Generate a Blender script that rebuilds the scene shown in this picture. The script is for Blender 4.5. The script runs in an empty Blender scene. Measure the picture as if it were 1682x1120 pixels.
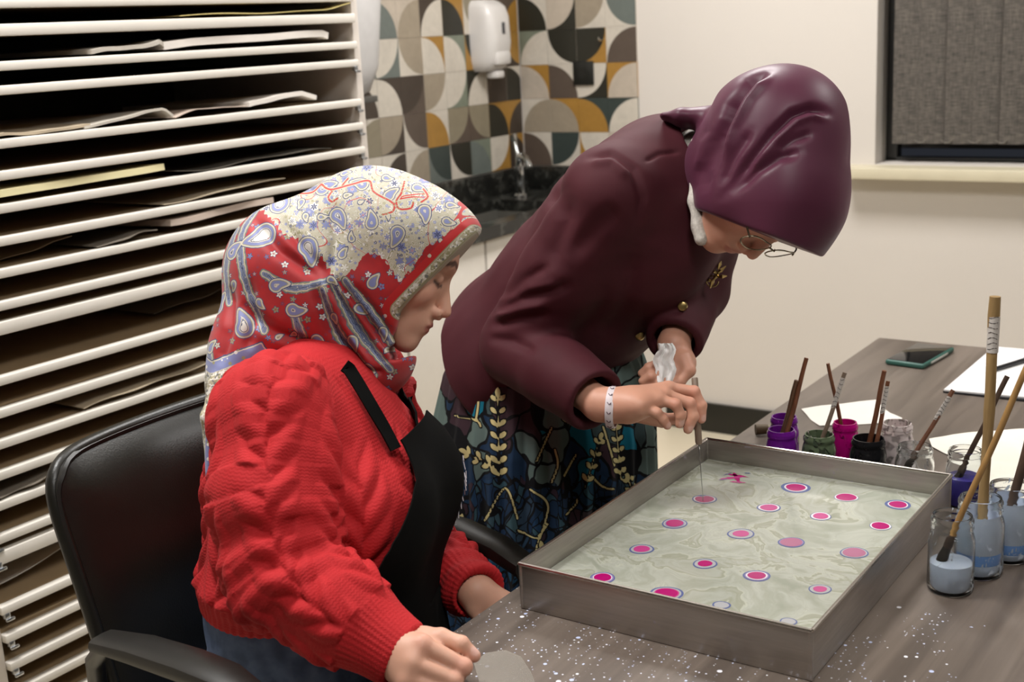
import bpy, bmesh, math, random
import numpy as np
from mathutils import Vector, Matrix

# ------------------------------------------------------------------ camera, world, lights
SC = bpy.context.scene
COL = SC.collection
FPX, PITCH, ROLL, YAW = 2068.8, 0.2425935, -0.0525207, 0.6056737
CAM = np.array([0.0, 0.0, 1.49])
_F = np.array([-math.sin(YAW)*math.cos(PITCH), math.cos(YAW)*math.cos(PITCH), -math.sin(PITCH)])
_R0 = np.array([math.cos(YAW), math.sin(YAW), 0.0]); _U0 = np.cross(_R0, _F)
_c, _s = math.cos(ROLL), math.sin(ROLL)
_R = _R0*_c + _U0*_s
_U = -_R0*_s + _U0*_c

cam_d = bpy.data.cameras.new('camera')
cam_d.sensor_width = 36.0
cam_d.lens = FPX/1682*36.0
cam_d.clip_start = 0.05
cam_d.dof.use_dof = True
cam_d.dof.focus_distance = 1.78
cam_d.dof.aperture_fstop = 6.3
cam_o = bpy.data.objects.new('camera', cam_d)
COL.objects.link(cam_o)
cam_o.matrix_world = Matrix(((_R[0], _U[0], -_F[0], CAM[0]), (_R[1], _U[1], -_F[1], CAM[1]),
                             (_R[2], _U[2], -_F[2], CAM[2]), (0, 0, 0, 1)))
SC.camera = cam_o
w = bpy.data.worlds.new('world'); SC.world = w; w.use_nodes = True
w.node_tree.nodes['Background'].inputs[0].default_value = (0.02, 0.022, 0.028, 1)   # night outside
w.node_tree.nodes['Background'].inputs[1].default_value = 1.0
SC.view_settings.view_transform = 'Standard'
SC.view_settings.look = 'None'
SC.view_settings.gamma = 1.0
SC.view_settings.use_curve_mapping = False
SC.view_settings.exposure = -0.05

CEIL = 2.75
LAMPS = [(-1.6, 1.0, 38), (-1.6, 2.9, 40), (0.1, 0.5, 22), (0.3, 2.95, 22)]
LAMP_COL = (1.0, 0.982, 0.962)

# ------------------------------------------------------------------ pixel geometry of the photograph (1682 x 1120)
def ray(x, y): return _F*FPX + _R*(x-841) - _U*(y-560)
def P(x, y, D): return CAM + ray(x, y)/FPX*D
def onZ(x, y, z):
    d = ray(x, y); return CAM + d*((z-CAM[2])/d[2])
def onY(x, y, Y):
    d = ray(x, y); return CAM + d*(Y/d[1])
def onX(x, y, X):
    d = ray(x, y); return CAM + d*(X/d[0])
def V(*a): return np.array(a, float)
def unit(v): v = np.asarray(v, float); return v/np.linalg.norm(v)

# ------------------------------------------------------------------ object helpers
def tag(o, label=None, cat=None, group=None, kind=None):
    if label: o['label'] = label
    if cat: o['category'] = cat
    if group: o['group'] = group
    if kind: o['kind'] = kind
    return o
def link(name, me, mats=None, parent=None, loc=None):
    o = bpy.data.objects.new(name, me)
    COL.objects.link(o)
    if mats is not None:
        for m in (mats if isinstance(mats, (list, tuple)) else [mats]): me.materials.append(m)
    if parent is not None: o.parent = parent
    if loc is not None: o.location = loc
    return o
def thing(name, loc=(0, 0, 0), label=None, cat=None, group=None, rotz=0.0):
    o = bpy.data.objects.new(name, None); COL.objects.link(o)
    o.empty_display_size = 0.05
    o.location = loc; o.rotation_euler = (0, 0, rotz)
    return tag(o, label, cat, group)
def keep_world(o, parent):
    """mesh data is in world coordinates; undo the parent's transform (empties here only translate / turn about z)"""
    o.parent = parent
    m = Matrix.Translation(parent.location) @ parent.rotation_euler.to_matrix().to_4x4()
    o.matrix_parent_inverse = m.inverted()
    return o

class MB:
    """collects primitive shapes and links them as ONE mesh object"""
    def __init__(s): s.bm = bmesh.new(); s.mi = 0
    def _mark(s, fs):
        for f in fs: f.material_index = s.mi
    def box(s, c, d, bevel=0.0, rot=None, seg=2):
        r = bmesh.ops.create_cube(s.bm, size=1.0)
        vs = r['verts']
        bmesh.ops.scale(s.bm, vec=d, verts=vs)
        es = list({e for v in vs for e in v.link_edges})
        fs = list({f for v in vs for f in v.link_faces})
        if bevel > 0:
            r2 = bmesh.ops.bevel(s.bm, geom=es+vs, offset=bevel, segments=seg, profile=0.5, affect='EDGES')
            vs = list({v for f in r2['faces'] for v in f.verts} | {v for v in vs if v.is_valid})
            fs = list({f for v in vs for f in v.link_faces})
        if rot is not None: bmesh.ops.rotate(s.bm, cent=(0, 0, 0), matrix=rot, verts=vs)
        bmesh.ops.translate(s.bm, vec=c, verts=vs)
        s._mark(fs); return s
    def tube(s, pts, r, seg=10, cap=True, closed=False):
        pts = [Vector(p) for p in pts]; n = len(pts)
        rs = r if isinstance(r, (list, tuple, np.ndarray)) else [r]*n
        rings = []; prev = None
        for i, p in enumerate(pts):
            if closed: t = (pts[(i+1) % n]-pts[i-1])
            else: t = (pts[min(i+1, n-1)]-pts[max(i-1, 0)])
            t.normalize()
            if prev is None:
                a = Vector((0, 0, 1)) if abs(t.z) < .9 else Vector((1, 0, 0))
                x = t.cross(a).normalized()
            else:
                x = (prev-t*prev.dot(t)).normalized()
            prev = x; y = t.cross(x)
            rings.append([s.bm.verts.new(p+(x*math.cos(2*math.pi*k/seg)+y*math.sin(2*math.pi*k/seg))*rs[i]) for k in range(seg)])
        fs = []
        m = n if closed else n-1
        for i in range(m):
            a, b = rings[i], rings[(i+1) % n]
            for k in range(seg): fs.append(s.bm.faces.new((a[k], a[(k+1) % seg], b[(k+1) % seg], b[k])))
        if cap and not closed:
            fs.append(s.bm.faces.new(rings[0][::-1])); fs.append(s.bm.faces.new(rings[-1]))
        s._mark(fs); return s
    def lathe(s, prof, c=(0, 0, 0), seg=28, closed=False):
        rings = []
        for (r, z) in prof:
            rings.append([s.bm.verts.new((c[0]+r*math.cos(2*math.pi*k/seg), c[1]+r*math.sin(2*math.pi*k/seg), c[2]+z)) for k in range(seg)] if r > 1e-6
                         else [s.bm.verts.new((c[0], c[1], c[2]+z))])
        fs = []
        L = list(zip(rings, rings[1:])) + ([(rings[-1], rings[0])] if closed else [])
        for a, b in L:
            for k in range(seg):
                k2 = (k+1) % seg
                if len(a) == 1 and len(b) == 1: continue
                if len(a) == 1: fs.append(s.bm.faces.new((a[0], b[k2], b[k])))
                elif len(b) == 1: fs.append(s.bm.faces.new((a[k], a[k2], b[0])))
                else: fs.append(s.bm.faces.new((a[k], a[k2], b[k2], b[k])))
        s._mark(fs); return s
    def prism(s, poly, vec):
        a = [s.bm.verts.new(p) for p in poly]; b = [s.bm.verts.new(Vector(p)+Vector(vec)) for p in poly]
        n = len(a); fs = [s.bm.faces.new(a[::-1]), s.bm.faces.new(b)]
        for i in range(n): fs.append(s.bm.faces.new((a[i], a[(i+1) % n], b[(i+1) % n], b[i])))
        s._mark(fs); return s
    def grid(s, rows, thick=0.0, closed_u=False):
        """rows: 2-d list of points -> sheet (with thickness when given)"""
        R = [[s.bm.verts.new(p) for p in r] for r in rows]
        fs = []
        for i in range(len(R)-1):
            for j in range(len(R[0])-1): fs.append(s.bm.faces.new((R[i][j], R[i][j+1], R[i+1][j+1], R[i+1][j])))
            if closed_u: fs.append(s.bm.faces.new((R[i][-1], R[i][0], R[i+1][0], R[i+1][-1])))
        if thick:
            bmesh.ops.recalc_face_normals(s.bm, faces=fs)
            r = bmesh.ops.solidify(s.bm, geom=fs, thickness=thick)
            fs = fs+[g for g in r['geom'] if isinstance(g, bmesh.types.BMFace)]
        s._mark(fs); return s
    def build(s, name, mats, parent=None, smooth=True, loc=None, recalc=True, angle=40):
        if recalc: bmesh.ops.recalc_face_normals(s.bm, faces=s.bm.faces)
        me = bpy.data.meshes.new(name); s.bm.to_mesh(me); s.bm.free()
        if smooth and len(me.polygons):
            me.polygons.foreach_set('use_smooth', [True]*len(me.polygons))
            me.set_sharp_from_angle(angle=math.radians(angle))
        return link(name, me, mats, parent, loc)

# ------------------------------------------------------------------ materials
def srgb(h):
    h = h.lstrip('#'); c = [int(h[i:i+2], 16)/255 for i in (0, 2, 4)]
    return tuple(x/12.92 if x <= .04045 else ((x+.055)/1.055)**2.4 for x in c)+(1.0,)
class NT:
    def __init__(s, name):
        s.m = bpy.data.materials.new(name); s.m.use_nodes = True
        s.t = s.m.node_tree; s.b = s.t.nodes['Principled BSDF']; s.o = s.t.nodes['Material Output']
    def n(s, ty, props=None, **ins):
        nd = s.t.nodes.new('ShaderNode'+ty)
        for k, v in (props or {}).items(): setattr(nd, k, v)
        for k, v in ins.items():
            k2 = int(k[1:]) if k[0] == '_' and k[1:].isdigit() else k.replace('_', ' ')
            s.put(nd.inputs[k2], v)
        return nd
    def put(s, sock, v):
        if hasattr(v, 'is_output') and v.is_output: s.t.links.new(v, sock)
        elif hasattr(v, 'outputs'): s.t.links.new(v.outputs[0], sock)
        else: sock.default_value = v
    def math(s, op, a, b=0.0, c=0.0, clamp=False):
        nd = s.t.nodes.new('ShaderNodeMath'); nd.operation = op; nd.use_clamp = clamp
        for i, v in enumerate((a, b, c)): s.put(nd.inputs[i], v)
        return nd.outputs[0]
    def mix(s, fac, a, b, blend='MIX'):
        nd = s.t.nodes.new('ShaderNodeMix'); nd.data_type = 'RGBA'; nd.blend_type = blend
        s.put(nd.inputs[0], fac); s.put(nd.inputs[6], a); s.put(nd.inputs[7], b)
        return nd.outputs[2]
    def ramp(s, fac, stops, interp='LINEAR'):
        nd = s.t.nodes.new('ShaderNodeValToRGB'); cr = nd.color_ramp; cr.interpolation = interp
        while len(cr.elements) < len(stops): cr.elements.new(0.5)
        for e, (p, c) in zip(cr.elements, stops): e.position = p; e.color = c
        s.put(nd.inputs[0], fac); return nd.outputs[0]
    def attr(s, name):
        nd = s.t.nodes.new('ShaderNodeAttribute'); nd.attribute_name = name; return nd
    def obj(s, scale=None):
        tc = s.t.nodes.new('ShaderNodeTexCoord')
        if scale is None: return tc.outputs['Object']
        mp = s.t.nodes.new('ShaderNodeMapping'); mp.inputs['Scale'].default_value = scale
        s.t.links.new(tc.outputs['Object'], mp.inputs[0]); return mp.outputs[0]
    def pos(s, scale=(1, 1, 1), rot=(0, 0, 0)):
        g = s.t.nodes.new('ShaderNodeNewGeometry')
        mp = s.t.nodes.new('ShaderNodeMapping'); mp.inputs['Scale'].default_value = scale; mp.inputs['Rotation'].default_value = rot
        s.t.links.new(g.outputs['Position'], mp.inputs[0]); return mp.outputs[0]
    def noise(s, vec, scale, detail=3.0, rough=.5, dist=0.0):
        return s.n('TexNoise', Vector=vec, Scale=scale, Detail=detail, Roughness=rough, Distortion=dist).outputs[0]
    def bump(s, h, strength=.3, dist=.01):
        b = s.n('Bump', Strength=strength, Distance=dist, Height=h); s.t.links.new(b.outputs[0], s.b.inputs['Normal']); return b
    def fin(s, color=None, rough=None, metal=None, **kw):
        if color is not None: s.put(s.b.inputs['Base Color'], color)
        if rough is not None: s.put(s.b.inputs['Roughness'], rough)
        if metal is not None: s.put(s.b.inputs['Metallic'], metal)
        for k, v in kw.items(): s.put(s.b.inputs[k.replace('_', ' ')], v)
        return s.m
MATS = {}
def simple(name, hexcol, rough=.5, metal=0.0, var=.06, nscale=30.0, bump=0.0, bscale=200.0, **kw):
    """procedural material: a base colour with soft noise variation and optional fine relief"""
    if name in MATS: return MATS[name]
    t = NT(name); c = srgb(hexcol) if isinstance(hexcol, str) else hexcol
    ns = t.noise(t.obj(), nscale, 3.0)
    lo = tuple(max(0, x*(1-var*2)) for x in c[:3])+(1,); hi = tuple(min(1, x*(1+var)) for x in c[:3])+(1,)
    col = t.mix(ns, lo, hi)
    if bump: t.bump(t.noise(t.obj(), bscale, 3.0), bump, .002)
    MATS[name] = t.fin(col, rough, metal, **kw)
    return MATS[name]
# ------------------------------------------------------------------ the room
XW, YW = -2.727, 4.085           # left wall, back wall
XR, YF = 2.6, -1.6
M_wall = simple('wall_paint', '#cfc8c0', .75, var=.02, nscale=3, bump=.08, bscale=90)
M_ceil = simple('ceiling_paint', '#cfcbc5', .8, var=.02)
M_wall2 = simple('wall_paint_warm_grey', '#6e6963', .75, var=.03, nscale=3)
def floor_mat():
    t = NT('floor_tile'); p = t.pos()
    b = t.n('TexBrick', dict(offset=0.0), Vector=p, Color1=srgb('#ddd3bd'), Color2=srgb('#d6cbb4'), Mortar=srgb('#b3a893'), Scale=1.0,
            Mortar_Size=.004, Brick_Width=.6, Row_Height=.6)
    ns = t.noise(p, 5, 4); t.bump(b.outputs['Fac'], .2, -.002)
    return t.fin(t.mix(t.math('MULTIPLY', ns, .25), b.outputs['Color'], srgb('#c7b99c')), .3)
fl = MB().box(((XW+XR)/2, (YW+YF)/2, -.05), (XR-XW+.4, YW-YF+.4, .1)).build('floor', floor_mat()); tag(fl, kind='structure')
ce = MB().box(((XW+XR)/2, (YW+YF)/2, CEIL+.05), (XR-XW+.4, YW-YF+.4, .1)).build('ceiling', M_ceil); tag(ce, kind='structure')
wl = MB().box((XW-.1, (YW+YF)/2, CEIL/2), (.2, YW-YF+.4, CEIL)).build('wall_left', M_wall); tag(wl, kind='structure')
wr = MB().box((XR+.1, (YW+YF)/2, CEIL/2), (.2, YW-YF+.4, CEIL)).build('wall_right', M_wall2); tag(wr, kind='structure')
wf = MB().box(((XW+XR)/2, YF-.1, CEIL/2), (XR-XW, .2, CEIL)).build('wall_front', M_wall2); tag(wf, kind='structure')
# back wall with a window opening
WX0, WX1, WZ0, WZ1 = -1.349, 0.15, 1.000, 2.25
mb = MB(); T = .22; yc = YW+T/2
mb.box(((XW-.2+WX0)/2, yc, CEIL/2), (WX0-XW+.2, T, CEIL))
mb.box(((WX1+XR)/2, yc, CEIL/2), (XR-WX1, T, CEIL))
mb.box(((WX0+WX1)/2, yc, WZ0/2), (WX1-WX0, T, WZ0))
mb.box(((WX0+WX1)/2, yc, (WZ1+CEIL)/2), (WX1-WX0, T, CEIL-WZ1))
wb = mb.build('wall_back', M_wall, smooth=False); tag(wb, kind='structure')
M_base = simple('black_skirting', '#17160f', .45, var=.1)
for nm, c, d in (('baseboard_back', ((XW+XR)/2+.3, YW-.008, .055), (XR-XW-.6, .016, .11)),):
    tag(MB().box(c, d, .003).build(nm, M_base), kind='structure')
tag(MB().box((XR-.008, (YW+YF)/2, .055), (.016, YW-YF-.1, .11), .003).build('baseboard_right', M_base), kind='structure')
M_sill = simple('sill_stone', '#cfc6ac', .35, var=.08, nscale=12)
tag(MB().box(((WX0+WX1)/2, YW+.03, .980), (WX1-WX0+.17, .25, .036), .004).build('trim_1', M_sill), kind='structure')
# window: frame, pane, night behind
M_frame = simple('window_frame_paint', '#cfcac0', .4, var=.03)
M_wframe = simple('window_frame_dark', '#1d1c1a', .5, var=.03)
win = tag(MB().box((WX0+.02, YW+.13, (WZ0+WZ1)/2), (.04, .05, WZ1-WZ0), .004).box((WX1-.02, YW+.13, (WZ0+WZ1)/2), (.04, .05, WZ1-WZ0), .004)
          .box(((WX0+WX1)/2, YW+.13, WZ1-.02), (WX1-WX0, .05, .04), .004).box(((WX0+WX1)/2, YW+.13, WZ0+.006), (WX1-WX0, .05, .012), .003)
          .box(((WX0+WX1)/2, YW+.13, (WZ0+WZ1)/2), (.04, .05, WZ1-WZ0), .004)
          .build('window_1', M_wframe), kind='structure')
tg = NT('night_glass'); M_glass = tg.fin(srgb('#07080a'), .06)
for a, b in ((WX0+.04, (WX0+WX1)/2-.02), ((WX0+WX1)/2+.02, WX1-.04)):
    MB().box(((a+b)/2, YW+.135, (WZ0+WZ1)/2+.004), (b-a, .008, WZ1-WZ0-.07)).build('pane', M_glass, win)
# vertical louvre blind
def blind_mat():
    t = NT('blind_weave'); p = t.obj((1, 1, 1))
    a = t.noise(t.obj((30, 30, 260)), 1.0, 3); b = t.noise(t.obj((300, 300, 25)), 1.0, 2)
    f = t.math('MULTIPLY_ADD', a, .6, t.math('MULTIPLY', b, .4))
    col = t.ramp(f, [(.36, srgb('#3b3732')), (.52, srgb('#57514b')), (.68, srgb('#6d665c'))])
    t.bump(f, .25, .002); return t.fin(col, .85)
M_blind = blind_mat()
bl = thing('vertical_blind', (-1.3, YW+.03, 2.2), 'dark grey woven vertical louvre blind hanging in the window', 'blind')
rail = MB().box((-.6, YW+.045, 2.22), (1.44, .04, .035), .004).build('head_rail', M_frame); keep_world(rail, bl)
pitch = .0835; x = -1.300
slat_me = None; pk_me = None
k = 0
while x < .09:
    if slat_me is None:
        rows = []
        for i in range(2):
            z = (2.2, 1.064)[i]; rows.append([(u*.0455, -.006*math.cos(u*1.5)+.003, z-1.6) for u in np.linspace(-1, 1, 9)])
        so = MB().grid(rows, .0012).build('slat', M_blind); slat_me = so.data
        rows = [[(u*.042, -.0085*math.cos(u*1.45)+.0025, z) for u in np.linspace(-1, 1, 9)] for z in (1.098-1.6, 1.085-1.6, 1.064-1.6)]
        po = MB().grid(rows, .0035).build('hem_pocket', M_blind); pk_me = po.data
    else:
        so = bpy.data.objects.new('slat', slat_me); COL.objects.link(so)
        po = bpy.data.objects.new('hem_pocket', pk_me); COL.objects.link(po)
    so.location = (x+.041, YW+.036+(.006 if k % 2 else 0), 1.6); so.rotation_euler = (0, 0, .10)
    keep_world(so, bl)
    po.parent = so
    x += pitch; k += 1
M_chn = simple('blind_chain', '#6e675d', .5)
for j in range(k-1):
    x0 = -1.300+.041+j*pitch
    pts = [(x0+.03+(pitch-.06+.012)*u, YW+.026, 1.078-.02*4*u*(1-u)*.5) for u in np.linspace(0, 1, 6)]
    keep_world(MB().tube(pts, .0014, 5).build('bead_chain', M_chn), bl)

# ---------------- patterned wall tiles (quarter-circle inlays), one object per tile
TC = dict(light='#c3bbae', beige='#b3a798', taupe='#948876', olive='#867d69', slate='#646b66', green='#737a6b', brown='#54483f', dbrown='#3d332b',
          black='#26251d', teal='#343d3a', ochre='#9c7434')
def tile_mat(k):
    t = NT('tile_'+k); c = srgb(TC[k]); v = t.noise(t.pos(), 7, 5, .6, 1.5)
    v2 = t.noise(t.pos(), 60, 2)
    f = t.math('MULTIPLY_ADD', v, .7, t.math('MULTIPLY', v2, .3))
    return t.fin(t.ramp(f, [(.3, tuple(x*.86 for x in c[:3])+(1,)), (.7, tuple(min(1, x*1.08) for x in c[:3])+(1,))]), .38)
TM = {k: tile_mat(k) for k in TC}
CELL = .1255; GAP = .0009
_tile_me = {}
def tile_mesh(orient, w):
    key = (orient, round(w, 4))
    if key in _tile_me: return _tile_me[key]
    bm = bmesh.new(); h = CELL-GAP; ww = w-GAP; d = .006
    cx, cz = {'bl': (0, 0), 'br': (1, 0), 'tl': (0, 1), 'tr': (1, 1)}[orient]
    def q(u, v, y=-d): return bm.verts.new(((u*h if ww >= h-1e-6 else min(u*h, ww)), y, v*h))
    N = 14
    arc = []
    for i in range(N+1):
        a = math.pi/2*i/N; u, v = math.cos(a)*.985, math.sin(a)*.985
        arc.append((cx+(u if cx == 0 else -u), cz+(v if cz == 0 else -v)))
    av = [q(*p) for p in arc]; c0 = q(cx, cz)
    fs = bm.faces.new([c0]+av); fs.material_index = 0
    far = q(1-cx, 1-cz); e0 = q(1-cx, cz); e1 = q(cx, 1-cz)
    f2 = bm.faces.new([e0, far, e1]+av[::-1]); f2.material_index = 1
    # sides
    cs = [(0, 0), (1, 0), (1, 1), (0, 1)]
    for i in range(4):
        (a0, b0), (a1, b1) = cs[i], cs[(i+1) % 4]
        f = bm.faces.new((q(a0, b0), q(a1, b1), q(a1, b1, 0), q(a0, b0, 0))); f.material_index = 1
    bmesh.ops.remove_doubles(bm, verts=bm.verts, dist=1e-5)
    bmesh.ops.recalc_face_normals(bm, faces=bm.faces)
    me = bpy.data.meshes.new('tile'); bm.to_mesh(me); bm.free()
    me.materials.append(TM['light']); me.materials.append(TM['light'])
    _tile_me[key] = me; return me
rnd = random.Random(5)
# columns L0.. from Y=3.10 upward, rows from z=1.604 downward: (disc colour, outside colour, disc corner)
ROW0 = 1.479+CELL
LT = {(0, 1): ('slate', 'beige', 'bl'), (0, 2): ('taupe', 'beige', 'br'), (0, 3): ('light', 'dbrown', 'br'), (0, 4): ('black', 'ochre', 'bl'), (0, 5): ('olive', 'light', 'tr'),
      (0, 6): ('light', 'brown', 'bl'), (0, 7): ('ochre', 'brown', 'br'),
      (1, 1): ('light', 'slate', 'tl'), (1, 2): ('taupe', 'light', 'tr'), (1, 3): ('light', 'ochre', 'bl'), (1, 4): ('light', 'green', 'bl'), (1, 5): ('black', 'ochre', 'tr'),
      (1, 6): ('brown', 'light', 'bl'), (1, 7): ('ochre', 'dbrown', 'tr'),
      (2, 0): ('dbrown', 'dbrown', 'bl'), (2, 1): ('light', 'dbrown', 'bl'), (2, 2): ('dbrown', 'brown', 'tl'), (2, 3): ('taupe', 'light', 'tl'), (2, 4): ('light', 'green', 'tl'),
      (2, 5): ('light', 'black', 'br'), (2, 6): ('dbrown', 'brown', 'br'), (2, 7): ('black', 'light', 'bl'),
      (3, 0): ('olive', 'light', 'br'), (3, 1): ('taupe', 'dbrown', 'tl'), (3, 2): ('brown', 'light', 'tr'), (3, 3): ('ochre', 'light', 'bl'), (3, 4): ('olive', 'brown', 'tl'),
      (3, 5): ('olive', 'brown', 'tr'), (3, 6): ('black', 'ochre', 'bl'), (3, 7): ('dbrown', 'ochre', 'br'),
      (4, 0): ('light', 'beige', 'tl'), (4, 1): ('dbrown', 'light', 'br'), (4, 2): ('taupe', 'light', 'br'), (4, 3): ('teal', 'slate', 'tr'), (4, 4): ('black', 'light', 'tr'),
      (4, 5): ('slate', 'green', 'bl'), (4, 6): ('light', 'ochre', 'tl'), (4, 7): ('dbrown', 'ochre', 'bl')}
BT = {(0, 0): ('black', 'light', 'bl'), (0, 1): ('beige', 'black', 'tl'), (0, 2): ('taupe', 'light', 'tl'), (0, 3): ('slate', 'light', 'tr'),
      (1, 0): ('light', 'green', 'br'), (1, 1): ('black', 'light', 'tr'), (1, 2): ('black', 'ochre', 'tl'), (1, 3): ('brown', 'light', 'br'),
      (2, 0): ('beige', 'ochre', 'bl'), (2, 1): ('brown', 'light', 'bl'), (2, 2): ('light', 'black', 'tl'), (2, 3): ('beige', 'ochre', 'br'),
      (3, 0): ('taupe', 'light', 'br'), (3, 1): ('taupe', 'ochre', 'bl'), (3, 2): ('ochre', 'teal', 'bl'), (3, 3): ('light', 'teal', 'br'),
      (4, 0): ('brown', 'light', 'bl'), (4, 1): ('teal', 'light', 'tl'), (4, 2): ('light', 'ochre', 'tr'), (4, 3): ('beige', 'dbrown', 'tl')}
def pick():
    ks = list(TC); a = rnd.choice(ks); b = rnd.choice(['light', 'beige', 'ochre', 'brown', 'light'])
    return a, b, rnd.choice(['bl', 'br', 'tl', 'tr'])
def put_tile(parent, desc, loc, rz, w=CELL):
    a, b, o = desc
    if a == b: b = 'light' if a != 'light' else 'taupe'
    t = bpy.data.objects.new('tile', tile_mesh(o, w)); COL.objects.link(t)
    t.material_slots[0].link = 'OBJECT'; t.material_slots[1].link = 'OBJECT'
    t.material_slots[0].material = TM[a]; t.material_slots[1].material = TM[b]
    t.location = loc; t.rotation_euler = (0, 0, rz); t.parent = parent
for r in range(-3, 5):
    z = ROW0-CELL*(r+1)
    for c in range(-1, 8):
        y0 = 3.105+CELL*c
        wdt = min(CELL, YW-.008-y0)
        if wdt > .02: put_tile(wl, LT.get((r, c)) or pick(), (XW, y0, z), math.pi/2, wdt)
    for c in range(4):
        put_tile(wb, BT.get((r, c)) or pick(), (-2.216-CELL*(4-c), YW, z), 0)

# ---------------- lamps on the ceiling (the light of the room)
def ceiling_lamp(x, y, pw, label):
    t = thing('ceiling_lamp', (x, y, CEIL), label, 'lamp', 'square ceiling lamps')
    MB().box((0, 0, -.02), (.62, .62, .04), .004).build('lamp_frame', M_frame, t)
    e = NT('lamp_diffuser'); e.fin(srgb('#ffffff'), .5, Emission_Color=(LAMP_COL[0], LAMP_COL[1], LAMP_COL[2], 1), Emission_Strength=6.0)
    MB().box((0, 0, -.042), (.56, .56, .006), .002).build('diffuser', e.m, t)
    ld = bpy.data.lights.new('lamp_light', 'AREA'); ld.shape = 'SQUARE'; ld.size = .56; ld.energy = pw; ld.color = LAMP_COL
    lo = bpy.data.objects.new('lamp_light', ld); COL.objects.link(lo); lo.location = (0, 0, -.052); lo.parent = t
for i, (x, y, pw) in enumerate(LAMPS):
    ceiling_lamp(x, y, pw, ['square ceiling lamp above the black office chair', 'square ceiling lamp in front of the sink corner',
                            'square ceiling lamp above the near end of the table', 'square ceiling lamp above the far end of the table'][i])
# ------------------------------------------------------------------ paper drying rack
XF = -2.03; RY0, RY1 = 1.222, 2.352
M_rack = simple('rack_white_paint', '#dcd6cc', .45, var=.05, nscale=14)
M_edgeb = simple('rack_board_wood', '#a58d6c', .6, var=.15, nscale=9)
M_rackside = simple('rack_side', '#cfc6bc', .5, var=.05)
rack = thing('drying_rack', (XF-.34, (RY0+RY1)/2, 0), 'tall white paper drying rack with many thin shelves by the wall', 'rack')
def wpart(mb, name, mats, parent, **kw):
    return keep_world(mb.build(name, mats, **kw), parent)
RD = .66
M_backp = simple('rack_back_panel', '#4a3f35', .8, var=.1)
wpart(MB().box((XF-RD/2-.012, RY1+.011, .99), (RD, .022, 1.98), .002), 'side_panel', M_rackside, rack)
wpart(MB().box((XF-RD/2-.012, RY0-.011, .99), (RD, .022, 1.98), .002), 'side_panel', M_rackside, rack)
wpart(MB().box((XF-RD-.006, (RY0+RY1)/2, .99), (.008, RY1-RY0, 1.96)), 'back_panel', M_backp, rack)
M_clip = simple('shelf_clip_metal', '#c9ccd0', .3, 1.0)
BZ = [1.84, 1.79, 1.74, 1.685, 1.635, 1.58, 1.534, 1.472, 1.430, 1.337, 1.281, 1.223, 1.165, 1.108, 1.050, 1.010, .915, .856, .799, .742, .686, .624, .589, .488, .431, .374, .317, .26, .2, .14, .08]
THICK = {1.010: .024, .589: .026, 1.534: .021}
def shelf_mesh(th, ext):
    m = MB(); m.box((-RD/2, 0, 0), (RD, RY1-RY0-.002, th), .0015); m.mi = 1
    m.mi = 0
    return m
_sm = {}
for z in BZ:
    th = THICK.get(z, .0165); key = th
    if key not in _sm:
        m = MB(); L = RY1-RY0-.002
        m.box((-.010, 0, 0), (.02, L, th), .0025); m.mi = 1
        m.box((-RD/2-.012, 0, -.001), (RD-.03, L, th-.004))
        so = m.build('shelf', [M_rack, M_edgeb]); _sm[key] = so.data
    else:
        so = bpy.data.objects.new('shelf', _sm[key]); COL.objects.link(so)
    so.location = (XF, (RY0+RY1)/2, z); keep_world(so, rack)
    if z == 1.534:
        c = MB().box((.003, (RY0+RY1)/2+.012, z), (.006, RY1-RY0+.06, .021), .002).build('shelf_lip', M_rack); keep_world(c, rack)
_cm = None
for z in BZ[8:28]:
    for yy in (RY0+.012, RY1-.012):
        if _cm is None:
            co = MB().box((0, 0, 0), (.010, .012, .012), .002).box((.004, .004, -.008), (.006, .018, .006), .0015).build('clip', M_clip); _cm = co.data
        else:
            co = bpy.data.objects.new('clip', _cm); COL.objects.link(co)
        co.location = (XF-.004, yy, z-.012); keep_world(co, rack)
# papers lying on the shelves: gently curled sheets
def paper_mat(n, h, var=.06): return simple('paper_'+n, h, .85, var=var, nscale=18)
PM = {k: paper_mat(k, v) for k, v in dict(yellow='#e2d08a', cream='#e0d6a8', grey='#bdb6aa', white='#ddd6cd', buff='#b3a48c', pink='#c4b3a5', dark='#4c463c', marbled='#7d7468').items()}
def sheet(px0, px1, z, mat, label, lift=.004, curl=.0, wave=.006, depth=.42, inset=.005, n=26, th=.0016, seed=0, prof=None):
    """a sheet on shelf z whose front edge spans the photograph's columns px0..px1"""
    def yat(p):
        y = RY0+.02
        for t in np.linspace(RY0-.2, RY1+.1, 400):
            q = V(XF-inset, t, z)-CAM
            if 841+FPX*(q@_R)/(q@_F) >= p: return t
        return RY1
    ya, yb = max(yat(px0), RY0+.006), min(yat(px1), RY1-.008)
    rs = random.Random(seed); ph = [rs.uniform(0, 6.28) for _ in range(4)]
    rows = []
    zt = z+THICK.get(z, .0165)/2
    for i in range(9):
        d = i/8; row = []
        for j in range(n):
            u = j/(n-1); y = ya+(yb-ya)*u
            h = wave*(.5+.5*math.sin(u*7+ph[0]))*(1-.5*d)+wave*.6*(.5+.5*math.sin(u*13+ph[1]+d*3))
            if prof: h += float(np.interp(u, [p[0] for p in prof], [p[1] for p in prof]))*(1-d)**1.5
            h += curl*(1-d)**3
            row.append((XF-inset-depth*d+(.004*math.sin(u*9+ph[2])), y, zt+lift+th+h))
        rows.append(row)
    o = MB().grid(rows, th).build('paper_sheet', mat)
    return tag(o, label, 'paper', 'papers on the drying rack')
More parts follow.
